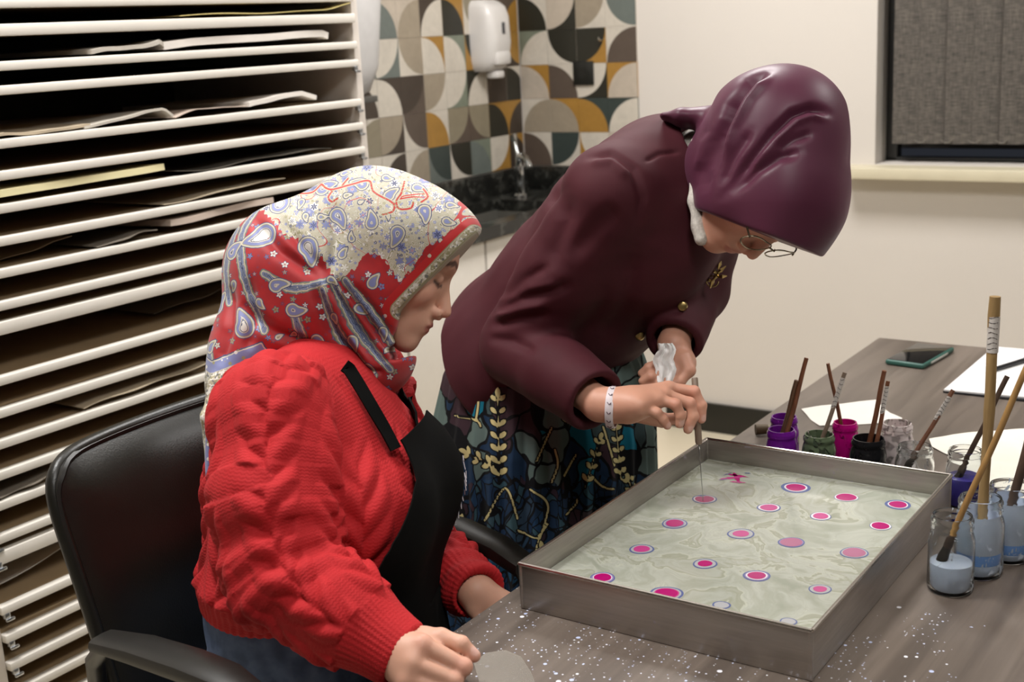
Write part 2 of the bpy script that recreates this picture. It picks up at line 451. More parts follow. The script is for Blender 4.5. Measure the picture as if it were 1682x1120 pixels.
sheet(300, 575, 1.534, PM['yellow'], 'pale yellow paper on the top white rack shelf', .002, 0, .003, prof=[(0, 0), (.5, .003), (.86, .005), (.93, .012), (1, .018)], seed=1)
sheet(150, 272, 1.472, PM['grey'], 'grey sheet with lifted edge on the second rack shelf', .002, prof=[(0, 0), (.7, .006), (.93, .014), (1, .004)], wave=.003, th=.008, seed=2)
sheet(268, 543, 1.472, PM['white'], 'off-white folded sheet bulging on the second rack shelf', .002, prof=[(0, .000), (.15, .006), (.5, .009), (.97, .010), (1, .004)], wave=.002, th=.015, seed=3)
sheet(0, 150, 1.337, PM['buff'], 'flat brownish sheet at the left of the wide rack gap', .001, wave=.003, th=.005, seed=4)
sheet(140, 284, 1.337, PM['grey'], 'grey-beige sheet with curled tip in the wide rack gap', .001, prof=[(0, 0), (.6, .010), (.9, .020), (1, .004)], wave=.003, th=.005, seed=5)
sheet(288, 408, 1.337, PM['pink'], 'thin greyish sheet between curled sheets in the wide rack gap', .001, prof=[(0, .002), (.3, .012), (1, .010)], wave=.002, seed=6)
sheet(412, 520, 1.337, PM['white'], 'pale rounded sheet end standing up in the wide rack gap', .002, prof=[(0, .004), (.4, .016), (.8, .018), (1, .004)], wave=.002, th=.010, seed=7)
sheet(0, 273, 1.223, PM['cream'], 'thick cream paper with straight end on the rack', .003, prof=[(0, .008), (1, .012)], wave=.001, th=.013, seed=8)
sheet(290, 545, 1.223, PM['dark'], 'dark crumpled sheet beside the cream paper on the rack', .001, wave=.008, seed=9)
sheet(270, 470, 1.165, PM['buff'], 'brown curling sheet just below the dark crumpled sheet', .001, prof=[(0, 0), (.5, .006), (1, .012)], wave=.004, seed=10)
sheet(282, 450, 1.108, PM['pink'], 'pinkish-grey sheet filling a shelf beside the patterned scarf', .002, prof=[(0, .012), (1, .02)], wave=.002, th=.013, seed=11)
sheet(162, 258, 1.108, PM['marbled'], 'dull marbled sheet left of the pinkish-grey sheet', .001, prof=[(0, 0), (1, .012)], wave=.003, seed=12)
sheet(0, 118, 1.108, PM['buff'], 'thin curved brown sheet on the lower left of a rack shelf', .001, prof=[(0, .0), (.6, .010), (1, .02)], wave=.001, inset=.08, seed=13)
sheet(255, 420, .915, PM['marbled'], 'greyish sheet in the wide gap beside the scarf', .004, prof=[(0, 0), (.4, .01), (1, .03)], wave=.004, inset=.12, seed=14)
sheet(140, 345, .799, PM['buff'], 'wavy brown sheet just above the chair back', .002, prof=[(0, 0), (.5, .008), (1, .012)], wave=.005, seed=15)
sheet(0, 100, .686, PM['marbled'], 'dull grey sheet left of the chair back corner', .003, prof=[(0, 0), (1, .01)], wave=.002, seed=16)
sheet(0, 200, .488, PM['white'], 'slanting white sheet below the thick lower board', .006, prof=[(0, .01), (1, .045)], wave=.002, inset=.06, seed=17)

# ------------------------------------------------------------------ sink corner
def marble_mat():
    t = NT('black_marble'); p = t.pos()
    v = t.noise(p, 9, 6, .6, 2.5); v2 = t.noise(p, 30, 4, .6, 1)
    col = t.ramp(t.math('MULTIPLY_ADD', v, .7, t.math('MULTIPLY', v2, .3)), [(.35, srgb('#131312')), (.52, srgb('#22221f')), (.60, srgb('#4a4a45')), (.66, srgb('#1e1e1b')), (.8, srgb('#70706a'))])
    return t.fin(col, .22)
M_marble = marble_mat()
CX0, CX1, CY0, CY1, CZ = XW+.007, -2.292, 2.385, YW-.007, .888
ctr = thing('sink_counter', (-2.5, 3.3, 0), 'black marble sink counter in the tiled corner', 'counter')
SBX0, SBX1, SBY0, SBY1 = -2.64, -2.36, 3.28, 3.76
m = MB(); th = .04; zc = CZ-th/2
m.box(((CX0+CX1)/2, (CY0+SBY0)/2, zc), (CX1-CX0, SBY0-CY0, th)); m.box(((CX0+CX1)/2, (CY1+SBY1)/2, zc), (CX1-CX0, CY1-SBY1, th))
m.box(((CX0+SBX0)/2, (SBY0+SBY1)/2, zc), (SBX0-CX0, SBY1-SBY0, th)); m.box(((CX1+SBX1)/2, (SBY0+SBY1)/2, zc), (CX1-SBX1, SBY1-SBY0, th))
wpart(m, 'worktop', M_marble, ctr, smooth=False)
m = MB(); m.box((XW+.014, (CY0+CY1)/2, CZ+.043), (.014, CY1-CY0, .086), .002); m.box(((CX0+CX1)/2+.01, YW-.014, CZ+.043), (CX1-CX0-.02, .014, .086), .002)
wpart(m, 'backsplash', M_marble, ctr)
M_basin = simple('basin_grey_stone', '#5a5852', .3, var=.1)
m = MB(); bz = .74
m.box(((SBX0+SBX1)/2, (SBY0+SBY1)/2, bz), (SBX1-SBX0+.02, SBY1-SBY0+.02, .01))
for (cx, cy, dx, dy) in ((SBX0-.005, (SBY0+SBY1)/2, .01, SBY1-SBY0+.02), (SBX1+.005, (SBY0+SBY1)/2, .01, SBY1-SBY0+.02), ((SBX0+SBX1)/2, SBY0-.005, SBX1-SBX0, .01), ((SBX0+SBX1)/2, SBY1+.005, SBX1-SBX0, .01)):
    m.box((cx, cy, (bz+CZ-.04)/2+.002), (dx, dy, CZ-.04-bz+.003))
wpart(m, 'basin', M_basin, ctr, smooth=False)
M_cab = simple('cabinet_white', '#d9d3ca', .4, var=.03)
for i in range(4):
    y0 = CY0+i*.42; y1 = min(y0+.416, CY1)
    if y1-y0 < .1: continue
    o = MB().box(((CX0+CX1)/2-.02, (y0+y1)/2, .42), (CX1-CX0-.05, y1-y0-.004, .85-.12), .002)
    b = thing('base_cabinet', ((CX0+CX1)/2, (y0+y1)/2, 0), 'white base cabinet under the sink counter, %s' % ['nearest the drying rack', 'second from the drying rack', 'second from the back wall', 'against the back wall'][i], 'cabinet', 'white base cabinets')
    if i in (2, 3):   # the basin hangs in these two: leave the carcass lower
        wpart(MB().box(((CX0+CX1)/2-.02, (y0+y1)/2, .39), (CX1-CX0-.05, y1-y0-.004, .66), .002), 'body', M_cab, b); o.bm.free()
    else: wpart(o, 'body', M_cab, b)
    wpart(MB().box((CX1-.032, (y0+y1)/2, .45), (.018, y1-y0-.008, .78), .002), 'door', M_cab, b)
# tap
M_chrome = NT('chrome').fin(srgb('#c9ccce'), .08, 1.0)
tp = P(796, 312, 1.0)
tx, ty = -2.60, 3.86
tap = thing('basin_tap', (tx, ty, CZ), 'chrome swan-neck tap standing at the sink corner', 'tap')
MB().lathe([(.0, 0), (.028, 0), (.028, .006), (.020, .012), (.018, .05), (.02, .055), (.019, .11), (.0, .112)]).build('tap_body', M_chrome, tap)
MB().tube([(0, 0, .10), (0, 0, .13), (.01, -.008, .15), (.035, -.03, .155), (.07, -.06, .148), (.1, -.085, .13), (.105, -.09, .118)], [.013, .012, .011, .011, .011, .011, .011], 12).build('spout', M_chrome, tap)
MB().tube([(0, 0, .11), (-.005, 0, .15), (-.02, .01, .20)], [.012, .008, .007], 10).box((-.022, .011, .215), (.018, .018, .03), .004).build('lever', M_chrome, tap)
# soap dispenser on the left wall
M_plastic = simple('white_plastic', '#cfcbc7', .3, var=.02)
q0 = onX(800, 60, XW+.05)
dsp = thing('soap_dispenser', (XW+.006, 3.835, 1.345), 'white plastic soap dispenser on the patterned tiles', 'dispenser')
def rounded_box_profile(hw, dp, z0, z1, tops, name, mat, par):
    rows = []
    for (zz, s, dd) in tops:
        ring = []
        for k in range(24):
            a = math.pi*k/23; cx = -math.cos(a); cy = math.sin(a)
            e = .45
            ring.append((abs(cy)**e*dp*dd*(1 if cy >= 0 else -1), abs(cx)**e*hw*s*(1 if cx >= 0 else -1), zz))
        rows.append(ring)
    m = MB().grid(rows)
    bmesh.ops.holes_fill(m.bm, edges=[e for e in m.bm.edges if e.is_boundary])
    return m.build(name, mat, par)
rounded_box_profile(.072, .10, 0, .25, [(0, .72, .55), (.012, .86, .75), (.04, .95, .9), (.10, 1, 1.0), (.19, 1, .95), (.225, .96, .82), (.242, .85, .6), (.25, .7, .4)], 'body', M_plastic, dsp)
MB().box((.055, 0, -.012), (.05, .05, .028), .008).build('nozzle', M_plastic, dsp)
MB().box((.100, .0, .15), (.006, .014, .04), .002).build('level_window', simple('dispenser_window', '#4a4a4c', .2), dsp)
MB().box((.085, 0, .045), (.03, .09, .05), .012).build('push_lever', M_plastic, dsp)
# paper towel dispenser right behind the rack
twl = thing('towel_dispenser', (XW+.006, 3.05, 1.30), 'pale grey towel dispenser on the wall just beyond the rack', 'dispenser')
rounded_box_profile(.14, .11, 0, .5, [(0, .3, .3), (.02, .75, .5), (.1, .9, .8), (.3, 1, 1), (.46, 1, 1), (.5, .9, .8)], 'body', simple('dispenser_grey_white', '#c8c6c5', .35), twl)
MB().box((.06, 0, -.004), (.02, .2, .02), .003).build('paper_slot', simple('slot_dark', '#514f4b', .5), twl)
# black socket on the tiles of the back wall
sk = onY(959, 120, YW-.008)
so = thing('wall_socket', (sk[0], YW-.006, sk[2]), 'black square wall socket on the patterned tiles', 'socket')
M_bp = simple('black_plastic_gloss', '#191a17', .35, var=.05)
MB().box((0, -.005, 0), (.086, .010, .086), .003).build('cover_plate', M_bp, so)
MB().lathe([(.0, 0), (.02, 0), (.021, .003), (.0, .003)]).build('socket_face', M_bp, so).matrix_local = Matrix.Translation((0, -.009, 0)) @ Matrix.Rotation(math.pi/2, 4, 'X')
hk = onY(985, 66, YW-.02)
hko = thing('wall_hook', (hk[0], YW-.006, hk[2]), 'tiny chrome hook on the black tile above the socket', 'hook')
MB().tube([(0, 0, 0), (0, -.014, 0), (0, -.02, .004), (0, -.022, .012)], [.006, .005, .005, .004], 8).build('hook_pin', M_chrome, hko)

# ------------------------------------------------------------------ table
TZ = .75; TX0, TX1, TY0, TY1 = -.915, .55, .42, 2.82
def table_mat():
    t = NT('grey_wood_laminate'); p = t.pos()
    g = t.noise(t.pos((28, 1.6, 1)), 1.0, 6, .62, .6); g2 = t.noise(t.pos((6, .7, 1)), 1.0, 4, .5, .8); bl = t.noise(t.pos((2, 2, 2)), 1.0, 3)
    f = t.math('MULTIPLY_ADD', g, .55, t.math('MULTIPLY', g2, .45))
    col = t.ramp(f, [(.32, srgb('#3f3731')), (.45, srgb('#584e47')), (.56, srgb('#6a5f56')), (.72, srgb('#7f736a'))])
    col = t.mix(t.math('MULTIPLY', bl, .3), col, srgb('#5f554b'))
    # dried paint spatter: pale blue-white specks, denser around the tray
    v = t.n('TexVoronoi', Vector=t.pos((1, 1, 0)), Scale=85.0, Randomness=1.0)
    rnd_ = t.n('SeparateColor', Color=v.outputs['Color'])
    size = t.math('MULTIPLY', t.math('POWER', rnd_.outputs[0], 3.6), .27)
    dens = t.noise(t.pos((1, 1, 0)), 5.0, 3, .6)
    dx = t.n('SeparateXYZ', Vector=p)
    # spatter belongs to the working side of the table (near the jars and the near edge)
    near = t.math('MULTIPLY', t.math('SUBTRACT', 1.95, dx.outputs[1]), 1.2, clamp=True)
    gate = t.math('GREATER_THAN', t.math('MULTIPLY', t.math('MULTIPLY', dens, near), t.math('ADD', .55, rnd_.outputs[1])), .33)
    dot = t.math('MULTIPLY', t.math('LESS_THAN', v.outputs['Distance'], size), gate)
    v2 = t.n('TexVoronoi', Vector=t.pos((1, 1, 0)), Scale=240.0, Randomness=1.0)
    r2 = t.n('SeparateColor', Color=v2.outputs['Color'])
    dens2 = t.noise(t.pos((1, 1, 0)), 9.0, 3, .6)
    dot2 = t.math('MULTIPLY', t.math('LESS_THAN', v2.outputs['Distance'], t.math('MULTIPLY', t.math('POWER', r2.outputs[0], 3.5), .36)), t.math('GREATER_THAN', t.math('MULTIPLY', dens2, near), .36))
    sp = t.math('MAXIMUM', dot, dot2)
    col = t.mix(sp, col, t.mix(rnd_.outputs[2], srgb('#b9c4e6'), srgb('#e6e6ec')))
    t.bump(f, .12, .001)
    return t.fin(col, t.math('MULTIPLY_ADD', f, .25, .28))
M_table = table_mat()
tab = thing('work_table', ((TX0+TX1)/2, (TY0+TY1)/2, 0), 'long grey-brown wood work table spattered with paint', 'table')
wpart(MB().box(((TX0+TX1)/2, (TY0+TY1)/2, TZ-.018), (TX1-TX0, TY1-TY0, .036), .003), 'tabletop', M_table, tab)
M_leg = simple('table_leg_metal', '#3a3835', .4, .6)
for x in (TX0+.28, TX1-.1):
    for y in (TY0+.1, TY1-.1): wpart(MB().box((x, y, (TZ-.036)/2), (.05, .05, TZ-.036), .004), 'leg', M_leg, tab)
wpart(MB().box(((TX0+TX1)/2+.09, TY1-.1, TZ-.066), (TX1-TX0-.38, .03, .06), .003).box(((TX0+TX1)/2+.09, TY0+.1, TZ-.066), (TX1-TX0-.38, .03, .06), .003), 'apron_rail', M_leg, tab)

# ------------------------------------------------------------------ office chair
M_leather = simple('black_leather', '#15140f', .38, var=.15, nscale=40, bump=.12, bscale=350)
M_bplast = simple('chair_black_plastic', '#191815', .42, var=.1)
CHX, CHY = -1.26, 1.17
chair = thing('office_chair', (CHX, CHY, 0), 'black leather office chair with armrests that the seated person uses', 'chair')
def cushion(rows_fn, nu, nv, th):
    pass
# backrest: padded, gently curved shell; top corner seen at (80,745)
BX = -1.435
def back_pt(u, v, front):
    # u -1..1 along y, v 0..1 from bottom to top
    yy = CHY+.02+u*.245*(1-.10*(1-v)); zz = .50+v*.46
    lean = -.085*v**1.4
    bow = .035*u*u
    x = BX+.06+lean+bow
    ed = max(abs(u)**6, abs(2*v-1)**8)
    t = .030*(1-ed)+.006
    return (x+(t if front else -t*.6), yy, zz)
def rounded(u, v):
    # superellipse corner rounding of the unit square
    a, b = u, 2*v-1
    n = 9.0
    m = max(abs(a), abs(b))
    if m < 1e-6: return u, v
    nn = (abs(a)**n+abs(b)**n)**(1/n)
    s = m/nn
    return a*s, (b*s+1)/2
def back_mesh(front):
    return [[back_pt(*rounded(-1+2*i/28, j/28), front) for i in range(29)] for j in range(29)]
m = MB(); A = back_mesh(True); B = back_mesh(False); m.grid(A); m.grid(B)
edge = [(0, i) for i in range(29)]+[(j, 28) for j in range(1, 29)]+[(28, i) for i in range(27, -1, -1)]+[(j, 0) for j in range(27, 0, -1)]
bmesh.ops.remove_doubles(m.bm, verts=m.bm.verts, dist=1e-6)
ring = [tuple((np.array(A[j][i])+np.array(B[j][i]))/2) for j, i in edge]
m.tube(ring, .0105, 8, closed=True)
bk = wpart(m, 'backrest', M_leather, chair, angle=60)
pip = MB().tube([tuple(np.array(A[j][i])*1.0+np.array((.001, 0, 0))) for j, i in edge], .005, 6, closed=True)
o_ = wpart(pip, 'piping', M_bplast, chair)
m = MB()
rows = []
for j in range(19):
    v = j/18
    row = []
    for i in range(19):
        u = -1+2*i/18; uu, vv = rounded(u, v)
        ed = max(abs(uu)**6, abs(2*vv-1)**6)
        row.append((CHX-.19+vv*.46, CHY+uu*.24, .412+.035*(1-ed)))
    rows.append(row)
m.grid(rows); m.box((CHX+.04, CHY, .40), (.44, .46, .035), .012)
wpart(m, 'seat_cushion', M_leather, chair, angle=60)
def arm(pts, name='armrest'):
    rows = []
    for (p, wv, h) in pts:
        p = np.array(p)
        ring = []
        for k in range(12):
            a = 2*math.pi*k/12
            c, s_ = math.cos(a), math.sin(a)
            ring.append(tuple(p+np.array((0, 1, 0))*wv*(abs(c)**.6*(1 if c > 0 else -1))+np.array((0, 0, 1))*h*(abs(s_)**.7*(1 if s_ > 0 else -1))))
        rows.append(ring)
    m = MB().grid(rows, closed_u=True)
    bmesh.ops.holes_fill(m.bm, edges=[e for e in m.bm.edges if e.is_boundary])
    return m
ARM_R = [P(168, 1052, 1.60), P(230, 1066, 1.55), P(310, 1092, 1.49), P(370, 1116, 1.44), P(420, 1152, 1.41), P(440, 1200, 1.42)]
wpart(arm([(ARM_R[0], .022, .010), (ARM_R[1], .026, .013), (ARM_R[2], .027, .014), (ARM_R[3], .026, .013), (ARM_R[4], .022, .012), (ARM_R[5], .016, .012)]), 'armrest', M_bplast, chair)
p0 = ARM_R[5]
wpart(MB().tube([p0, p0+V(-.01, .02, -.1), p0+V(-.03, .07, -.17), V(CHX+.0, CHY-.21, .40)], .014, 10), 'arm_support', M_bplast, chair)
p1 = ARM_R[0]
wpart(MB().tube([p1+V(.01, 0, -.002), p1+V(-.05, .02, -.05), V(BX+.03, CHY-.2, .56)], .013, 10), 'arm_bracket', M_bplast, chair)
ARM_L = [P(600, 830, 1.98), P(700, 852, 1.94), P(760, 872, 1.90), P(820, 900, 1.86), P(862, 930, 1.83), P(880, 985, 1.83)]
wpart(arm([(ARM_L[0], .020, .009), (ARM_L[1], .025, .013), (ARM_L[2], .026, .015), (ARM_L[3], .026, .015), (ARM_L[4], .024, .014), (ARM_L[5], .014, .012)]), 'armrest', M_bplast, chair)
p0 = ARM_L[5]
wpart(MB().tube([p0, p0+V(-.01, -.01, -.1), p0+V(-.05, -.07, -.17), V(CHX+.02, CHY+.21, .40)], .014, 10), 'arm_support', M_bplast, chair)
p1 = ARM_L[0]
wpart(MB().tube([p1, p1+V(-.05, -.02, -.05), V(BX+.03, CHY+.22, .58)], .013, 10), 'arm_bracket', M_bplast, chair)
wpart(MB().tube([(BX+.03, CHY, .56), (BX+.02, CHY, .42), (CHX-.1, CHY, .375), (CHX, CHY, .375)], .025, 10), 'back_stem', M_bplast, chair)
wpart(MB().tube([(CHX, CHY, .10), (CHX, CHY, .39)], .026, 14), 'gas_column', M_bplast, chair)
for k in range(5):
    a = 2*math.pi*k/5+.3; e = V(CHX+.28*math.cos(a), CHY+.28*math.sin(a), .07)
    wpart(MB().tube([(CHX, CHY, .12), tuple(e)], [.026, .016], 8), 'base_arm', M_bplast, chair)
    wpart(MB().tube([tuple(e+V(-math.sin(a)*.012, math.cos(a)*.012, -.041)), tuple(e+V(math.sin(a)*.012, -math.cos(a)*.012, -.041))], .028, 12), 'castor', M_bplast, chair)
# ------------------------------------------------------------------ soft-body modelling kit: signed distance shapes meshed with sparse surface nets
def _nrm(v): return np.sqrt(np.einsum('...i,...i->...', v, v))
def rc(a, b, r1, r2, k=.01, op='u'):
    a = np.asarray(a, np.float32); b = np.asarray(b, np.float32); ba = b-a; L2 = max(float(ba@ba), 1e-9)
    def f(p):
        pa = p-a; t = np.clip((pa@ba)/L2, 0, 1)
        return _nrm(pa-t[..., None]*ba)-(r1+(r2-r1)*t)
    return dict(f=f, c=(a+b)/2, r=float(np.sqrt(L2))/2+max(r1, r2), k=k, op=op)
def ell(c, rad, axes=None, k=.01, op='u'):
    c = np.asarray(c, np.float32); rad = np.asarray(rad, np.float32)
    A = np.eye(3, dtype=np.float32) if axes is None else np.asarray(axes, np.float32)   # rows are axes
    def f(p):
        q = (p-c)@A.T; k0 = _nrm(q/rad); k1 = _nrm(q/(rad*rad))
        return np.where(k1 < 1e-6, -rad.min(), k0*(k0-1)/np.maximum(k1, 1e-6))
    return dict(f=f, c=c, r=float(rad.max()), k=k, op=op)
def ecap(a, b, wa, da, wb, db, axis, k=.02, op='u'):
    """elliptic tapered capsule from a to b; w = half width along axis, d = half depth across it"""
    a = np.asarray(a, np.float32); b = np.asarray(b, np.float32); ba = b-a; L = float(np.linalg.norm(ba)); t_ = ba/L
    x_ = np.asarray(axis, np.float32); x_ = x_-t_*(x_@t_); x_ /= np.linalg.norm(x_); y_ = np.cross(t_, x_)
    def f(p):
        pa = p-a; s = pa@t_; t = np.clip(s/L, 0, 1)
        w = wa+(wb-wa)*t; d = da+(db-da)*t; e = s-t*L
        m = np.minimum(w, d)
        X = pa@x_; Y = pa@y_
        q0 = np.sqrt((X/w)**2+(Y/d)**2+(e/m)**2)
        q1 = np.sqrt((X/w**2)**2+(Y/d**2)**2+(e/m**2)**2)
        return np.where(q1 < 1e-6, -m, q0*(q0-1)/np.maximum(q1, 1e-6))
    return dict(f=f, c=(a+b)/2, r=L/2+max(wa, da, wb, db), k=k, op=op)
def loft(pts, ws, ds, axis, k=.02):
    return [ecap(pts[i], pts[i+1], ws[i], ds[i], ws[i+1], ds[i+1], axis, k) for i in range(len(pts)-1)]
def chain(pts, rs, k=.01):
    return [rc(pts[i], pts[i+1], rs[i], rs[i+1], k) for i in range(len(pts)-1)]
def custom(f, c, r, k=.005, op='s'):
    c = np.asarray(c, np.float32)
    return dict(f=lambda p: np.maximum(f(p), _nrm(p-c)-np.float32(r)), c=c, r=r, k=k, op=op)
def comb(d, q, k, op):
    if op == 'u':
        h = np.clip(.5+.5*(d-q)/k, 0, 1); return d+(q-d)*h-k*h*(1-h)
    h = np.clip(.5-.5*(d+q)/k, 0, 1); return d+(-q-d)*h+k*h*(1-h)      # subtract q
def sdf_eval(prims, p):
    p = np.asarray(p, np.float32); d = np.full(p.shape[:-1], 9.0, np.float32)
    for q in prims: d = comb(d, q['f'](p), q['k'], q['op'])
    return d
def sdf_mesh(prims, h, B=8, act_k=1.6):
    us = [q for q in prims if q['op'] == 'u']
    lo = np.min([q['c']-q['r'] for q in us], 0)-3*h; hi = np.max([q['c']+q['r'] for q in us], 0)+3*h
    bs = B*h; nb = np.ceil((hi-lo)/bs).astype(int)
    I = np.stack(np.meshgrid(*[np.arange(n) for n in nb], indexing='ij'), -1).reshape(-1, 3)
    ctr = (lo+(I+.5)*bs).astype(np.float32)
    d = np.concatenate([sdf_eval(prims, ctr[i:i+40000]) for i in range(0, len(ctr), 40000)])
    act = np.abs(d) < bs*act_k+.006
    I = I[act]; ctr = ctr[act]
    g = np.arange(B+1); G = np.stack(np.meshgrid(g, g, g, indexing='ij'), -1).reshape(-1, 3)
    vk, vp, ek = [], [], []
    NN = nb*B+2
    def key(c): return (c[..., 0].astype(np.int64)*NN[1]+c[..., 1])*NN[2]+c[..., 2]
    CO = np.array([(i, j, k) for i in (0, 1) for j in (0, 1) for k in (0, 1)])
    ED = [(a, b) for a in range(8) for b in range(a+1, 8) if np.abs(CO[a]-CO[b]).sum() == 1]
    CH = 600
    for s in range(0, len(I), CH):
        Ib = I[s:s+CH]; n = len(Ib)
        pts = (lo+(Ib[:, None, :]*B+G[None])*h).astype(np.float32)
        D = np.full(pts.shape[:2], 9.0, np.float32)
        for q in prims:
            m = np.linalg.norm(ctr[s:s+CH]-q['c'], axis=1) < q['r']+bs*2.2+q['k']
            if not m.any(): continue
            D[m] = comb(D[m], q['f'](pts[m]), q['k'], q['op'])
        D = D.reshape(n, B+1, B+1, B+1)
        S = D < 0
        c8 = [S[:, a:a+B, b:b+B, c:c+B] for a, b, c in CO]
        cnt = sum(x.astype(np.int8) for x in c8)
        idx = np.argwhere((cnt > 0) & (cnt < 8))
        if not len(idx): continue
        bI, ci = idx[:, 0], idx[:, 1:]
        vals = np.stack([D[bI, ci[:, 0]+a, ci[:, 1]+b, ci[:, 2]+c] for a, b, c in CO], 1)
        acc = np.zeros((len(idx), 3)); num = np.zeros(len(idx))
        for a, b in ED:
            va, vb = vals[:, a], vals[:, b]; x = (va < 0) != (vb < 0)
            t = np.where(x, va/np.where(x, va-vb, 1), 0)
            acc += np.where(x[:, None], CO[a]+t[:, None]*(CO[b]-CO[a]), 0); num += x
        gc = Ib[bI]*B+ci
        vk.append(key(gc)); vp.append(lo+(gc+acc/num[:, None])*h)
        # edges leaving the min corner of each cell
        for ax, cc in enumerate((4, 2, 1)):
            x = (vals[:, 0] < 0) != (vals[:, cc] < 0)
            ek.append(np.concatenate([gc[x], np.full((x.sum(), 1), ax), (vals[x, 0] < 0)[:, None].astype(int)], 1))
    vk = np.concatenate(vk); vp = np.concatenate(vp); ek = np.concatenate(ek)
    o = np.argsort(vk, kind='stable'); vk = vk[o]; vp = vp[o]
    quads = []
    OFF = {0: [(0, 0, 0), (0, -1, 0), (0, -1, -1), (0, 0, -1)], 1: [(0, 0, 0), (0, 0, -1), (-1, 0, -1), (-1, 0, 0)], 2: [(0, 0, 0), (-1, 0, 0), (-1, -1, 0), (0, -1, 0)]}
    for ax in range(3):
        e = ek[ek[:, 3] == ax]
        ks = np.stack([key(e[:, :3]+np.array(of)) for of in OFF[ax]], 1)
        ii = np.clip(np.searchsorted(vk, ks), 0, len(vk)-1)
        ok = (vk[ii] == ks).all(1)
        q = ii[ok]; fl = e[ok, 4] == 1
        q[~fl] = q[~fl][:, ::-1]
        quads.append(q)
    return vp, np.concatenate(quads)
def vnormals(v, q):
    n = np.cross(v[q[:, 2]]-v[q[:, 0]], v[q[:, 3]]-v[q[:, 1]])
    o = np.zeros_like(v)
    for k in range(4):
        for c in range(3): o[:, c] += np.bincount(q[:, k], n[:, c], len(v))
    return o/np.maximum(_nrm(o)[:, None], 1e-12)
def relax(v, q, it=1, lam=.5):
    e = np.concatenate([q[:, [0, 1]], q[:, [1, 2]], q[:, [2, 3]], q[:, [3, 0]]])
    deg = np.bincount(e[:, 0], minlength=len(v))+np.bincount(e[:, 1], minlength=len(v))
    for _ in range(it):
        s = np.zeros_like(v)
        for c in range(3): s[:, c] = np.bincount(e[:, 0], v[e[:, 1], c], len(v))+np.bincount(e[:, 1], v[e[:, 0], c], len(v))
        v = v+lam*(s/np.maximum(deg, 1)[:, None]-v)
    return v
def to_obj(name, v, q, mat, parent=None, attrs=None, cols=None, fill=False):
    me = bpy.data.meshes.new(name)
    q = np.asarray(q); me.vertices.add(len(v)); me.vertices.foreach_set('co', np.asarray(v, np.float32).ravel())
    me.loops.add(q.size); me.loops.foreach_set('vertex_index', q.astype(np.int32).ravel())
    me.polygons.add(len(q)); me.polygons.foreach_set('loop_start', np.arange(0, q.size, 4, dtype=np.int32))
    me.update(calc_edges=True); me.validate()
    me.polygons.foreach_set('use_smooth', np.ones(len(me.polygons), bool))
    for k, a in (attrs or {}).items():
        at = me.attributes.new(k, 'FLOAT', 'POINT'); at.data.foreach_set('value', np.asarray(a, np.float32).ravel())
    for k, a in (cols or {}).items():
        at = me.attributes.new(k, 'FLOAT_COLOR', 'POINT')
        a = np.asarray(a, np.float32)
        if a.shape[1] == 3: a = np.concatenate([a, np.ones((len(a), 1), np.float32)], 1)
        at.data.foreach_set('color', a.ravel())
    if fill:
        bm = bmesh.new(); bm.from_mesh(me); be = [e for e in bm.edges if len(e.link_faces) == 1]
        if be: bmesh.ops.holes_fill(bm, edges=be, sides=30)
        bm.to_mesh(me); bm.free(); me.polygons.foreach_set('use_smooth', np.ones(len(me.polygons), bool))
    o = link(name, me, mat)
    if parent is not None: keep_world(o, parent)
    return o
def seg_dist2(p, pts):
    """distance of 2-d/3-d points to a polyline, and the parameter along it"""
    best = np.full(len(p), 1e9); par = np.zeros(len(p)); n = len(pts)-1
    for i in range(n):
        a = np.asarray(pts[i], float); b = np.asarray(pts[i+1], float); ba = b-a
        t = np.clip(((p-a)@ba)/max(ba@ba, 1e-12), 0, 1); d = _nrm(p-a-t[:, None]*ba)
        m = d < best; best[m] = d[m]; par[m] = (i+t[m])/n
    return best, par
def smooth_line(pts, m=8):
    p = np.array([pts[0]]+list(pts)+[pts[-1]], float); out = []
    for i in range(1, len(p)-2):
        for t in np.linspace(0, 1, m, endpoint=False):
            out.append(.5*((2*p[i])+(-p[i-1]+p[i+1])*t+(2*p[i-1]-5*p[i]+4*p[i+1]-p[i+2])*t*t+(-p[i-1]+3*p[i]-3*p[i+1]+p[i+2])*t**3))
    return out+[p[-2]]
def plane_px(v, D0):
    """parallel (orthographic) drawing of a figure on its own profile plane at distance D0, in photo-like units"""
    q = v-CAM; return np.stack([841+FPX/D0*(q@_R), 560-FPX/D0*(q@_U)], 1)
def fold(v, n, uv, pts, width, depth, taper=True, mask=None):
    d, t = seg_dist2(uv, pts); w = np.exp(-(d/width)**2)
    if taper: w = w*np.clip(np.minimum(t, 1-t)*5+.15, 0, 1)
    if mask is not None: w = w*mask
    return v+n*(depth*w)[:, None]
def vnoise(p, seed=0):
    """cheap smooth value noise"""
    r = np.random.RandomState(seed); out = 0
    for k in range(6):
        d = r.normal(size=3); d /= np.linalg.norm(d); out = out+np.sin(p@d*(1+.35*k)+r.uniform(0, 6.28))
    return out/6
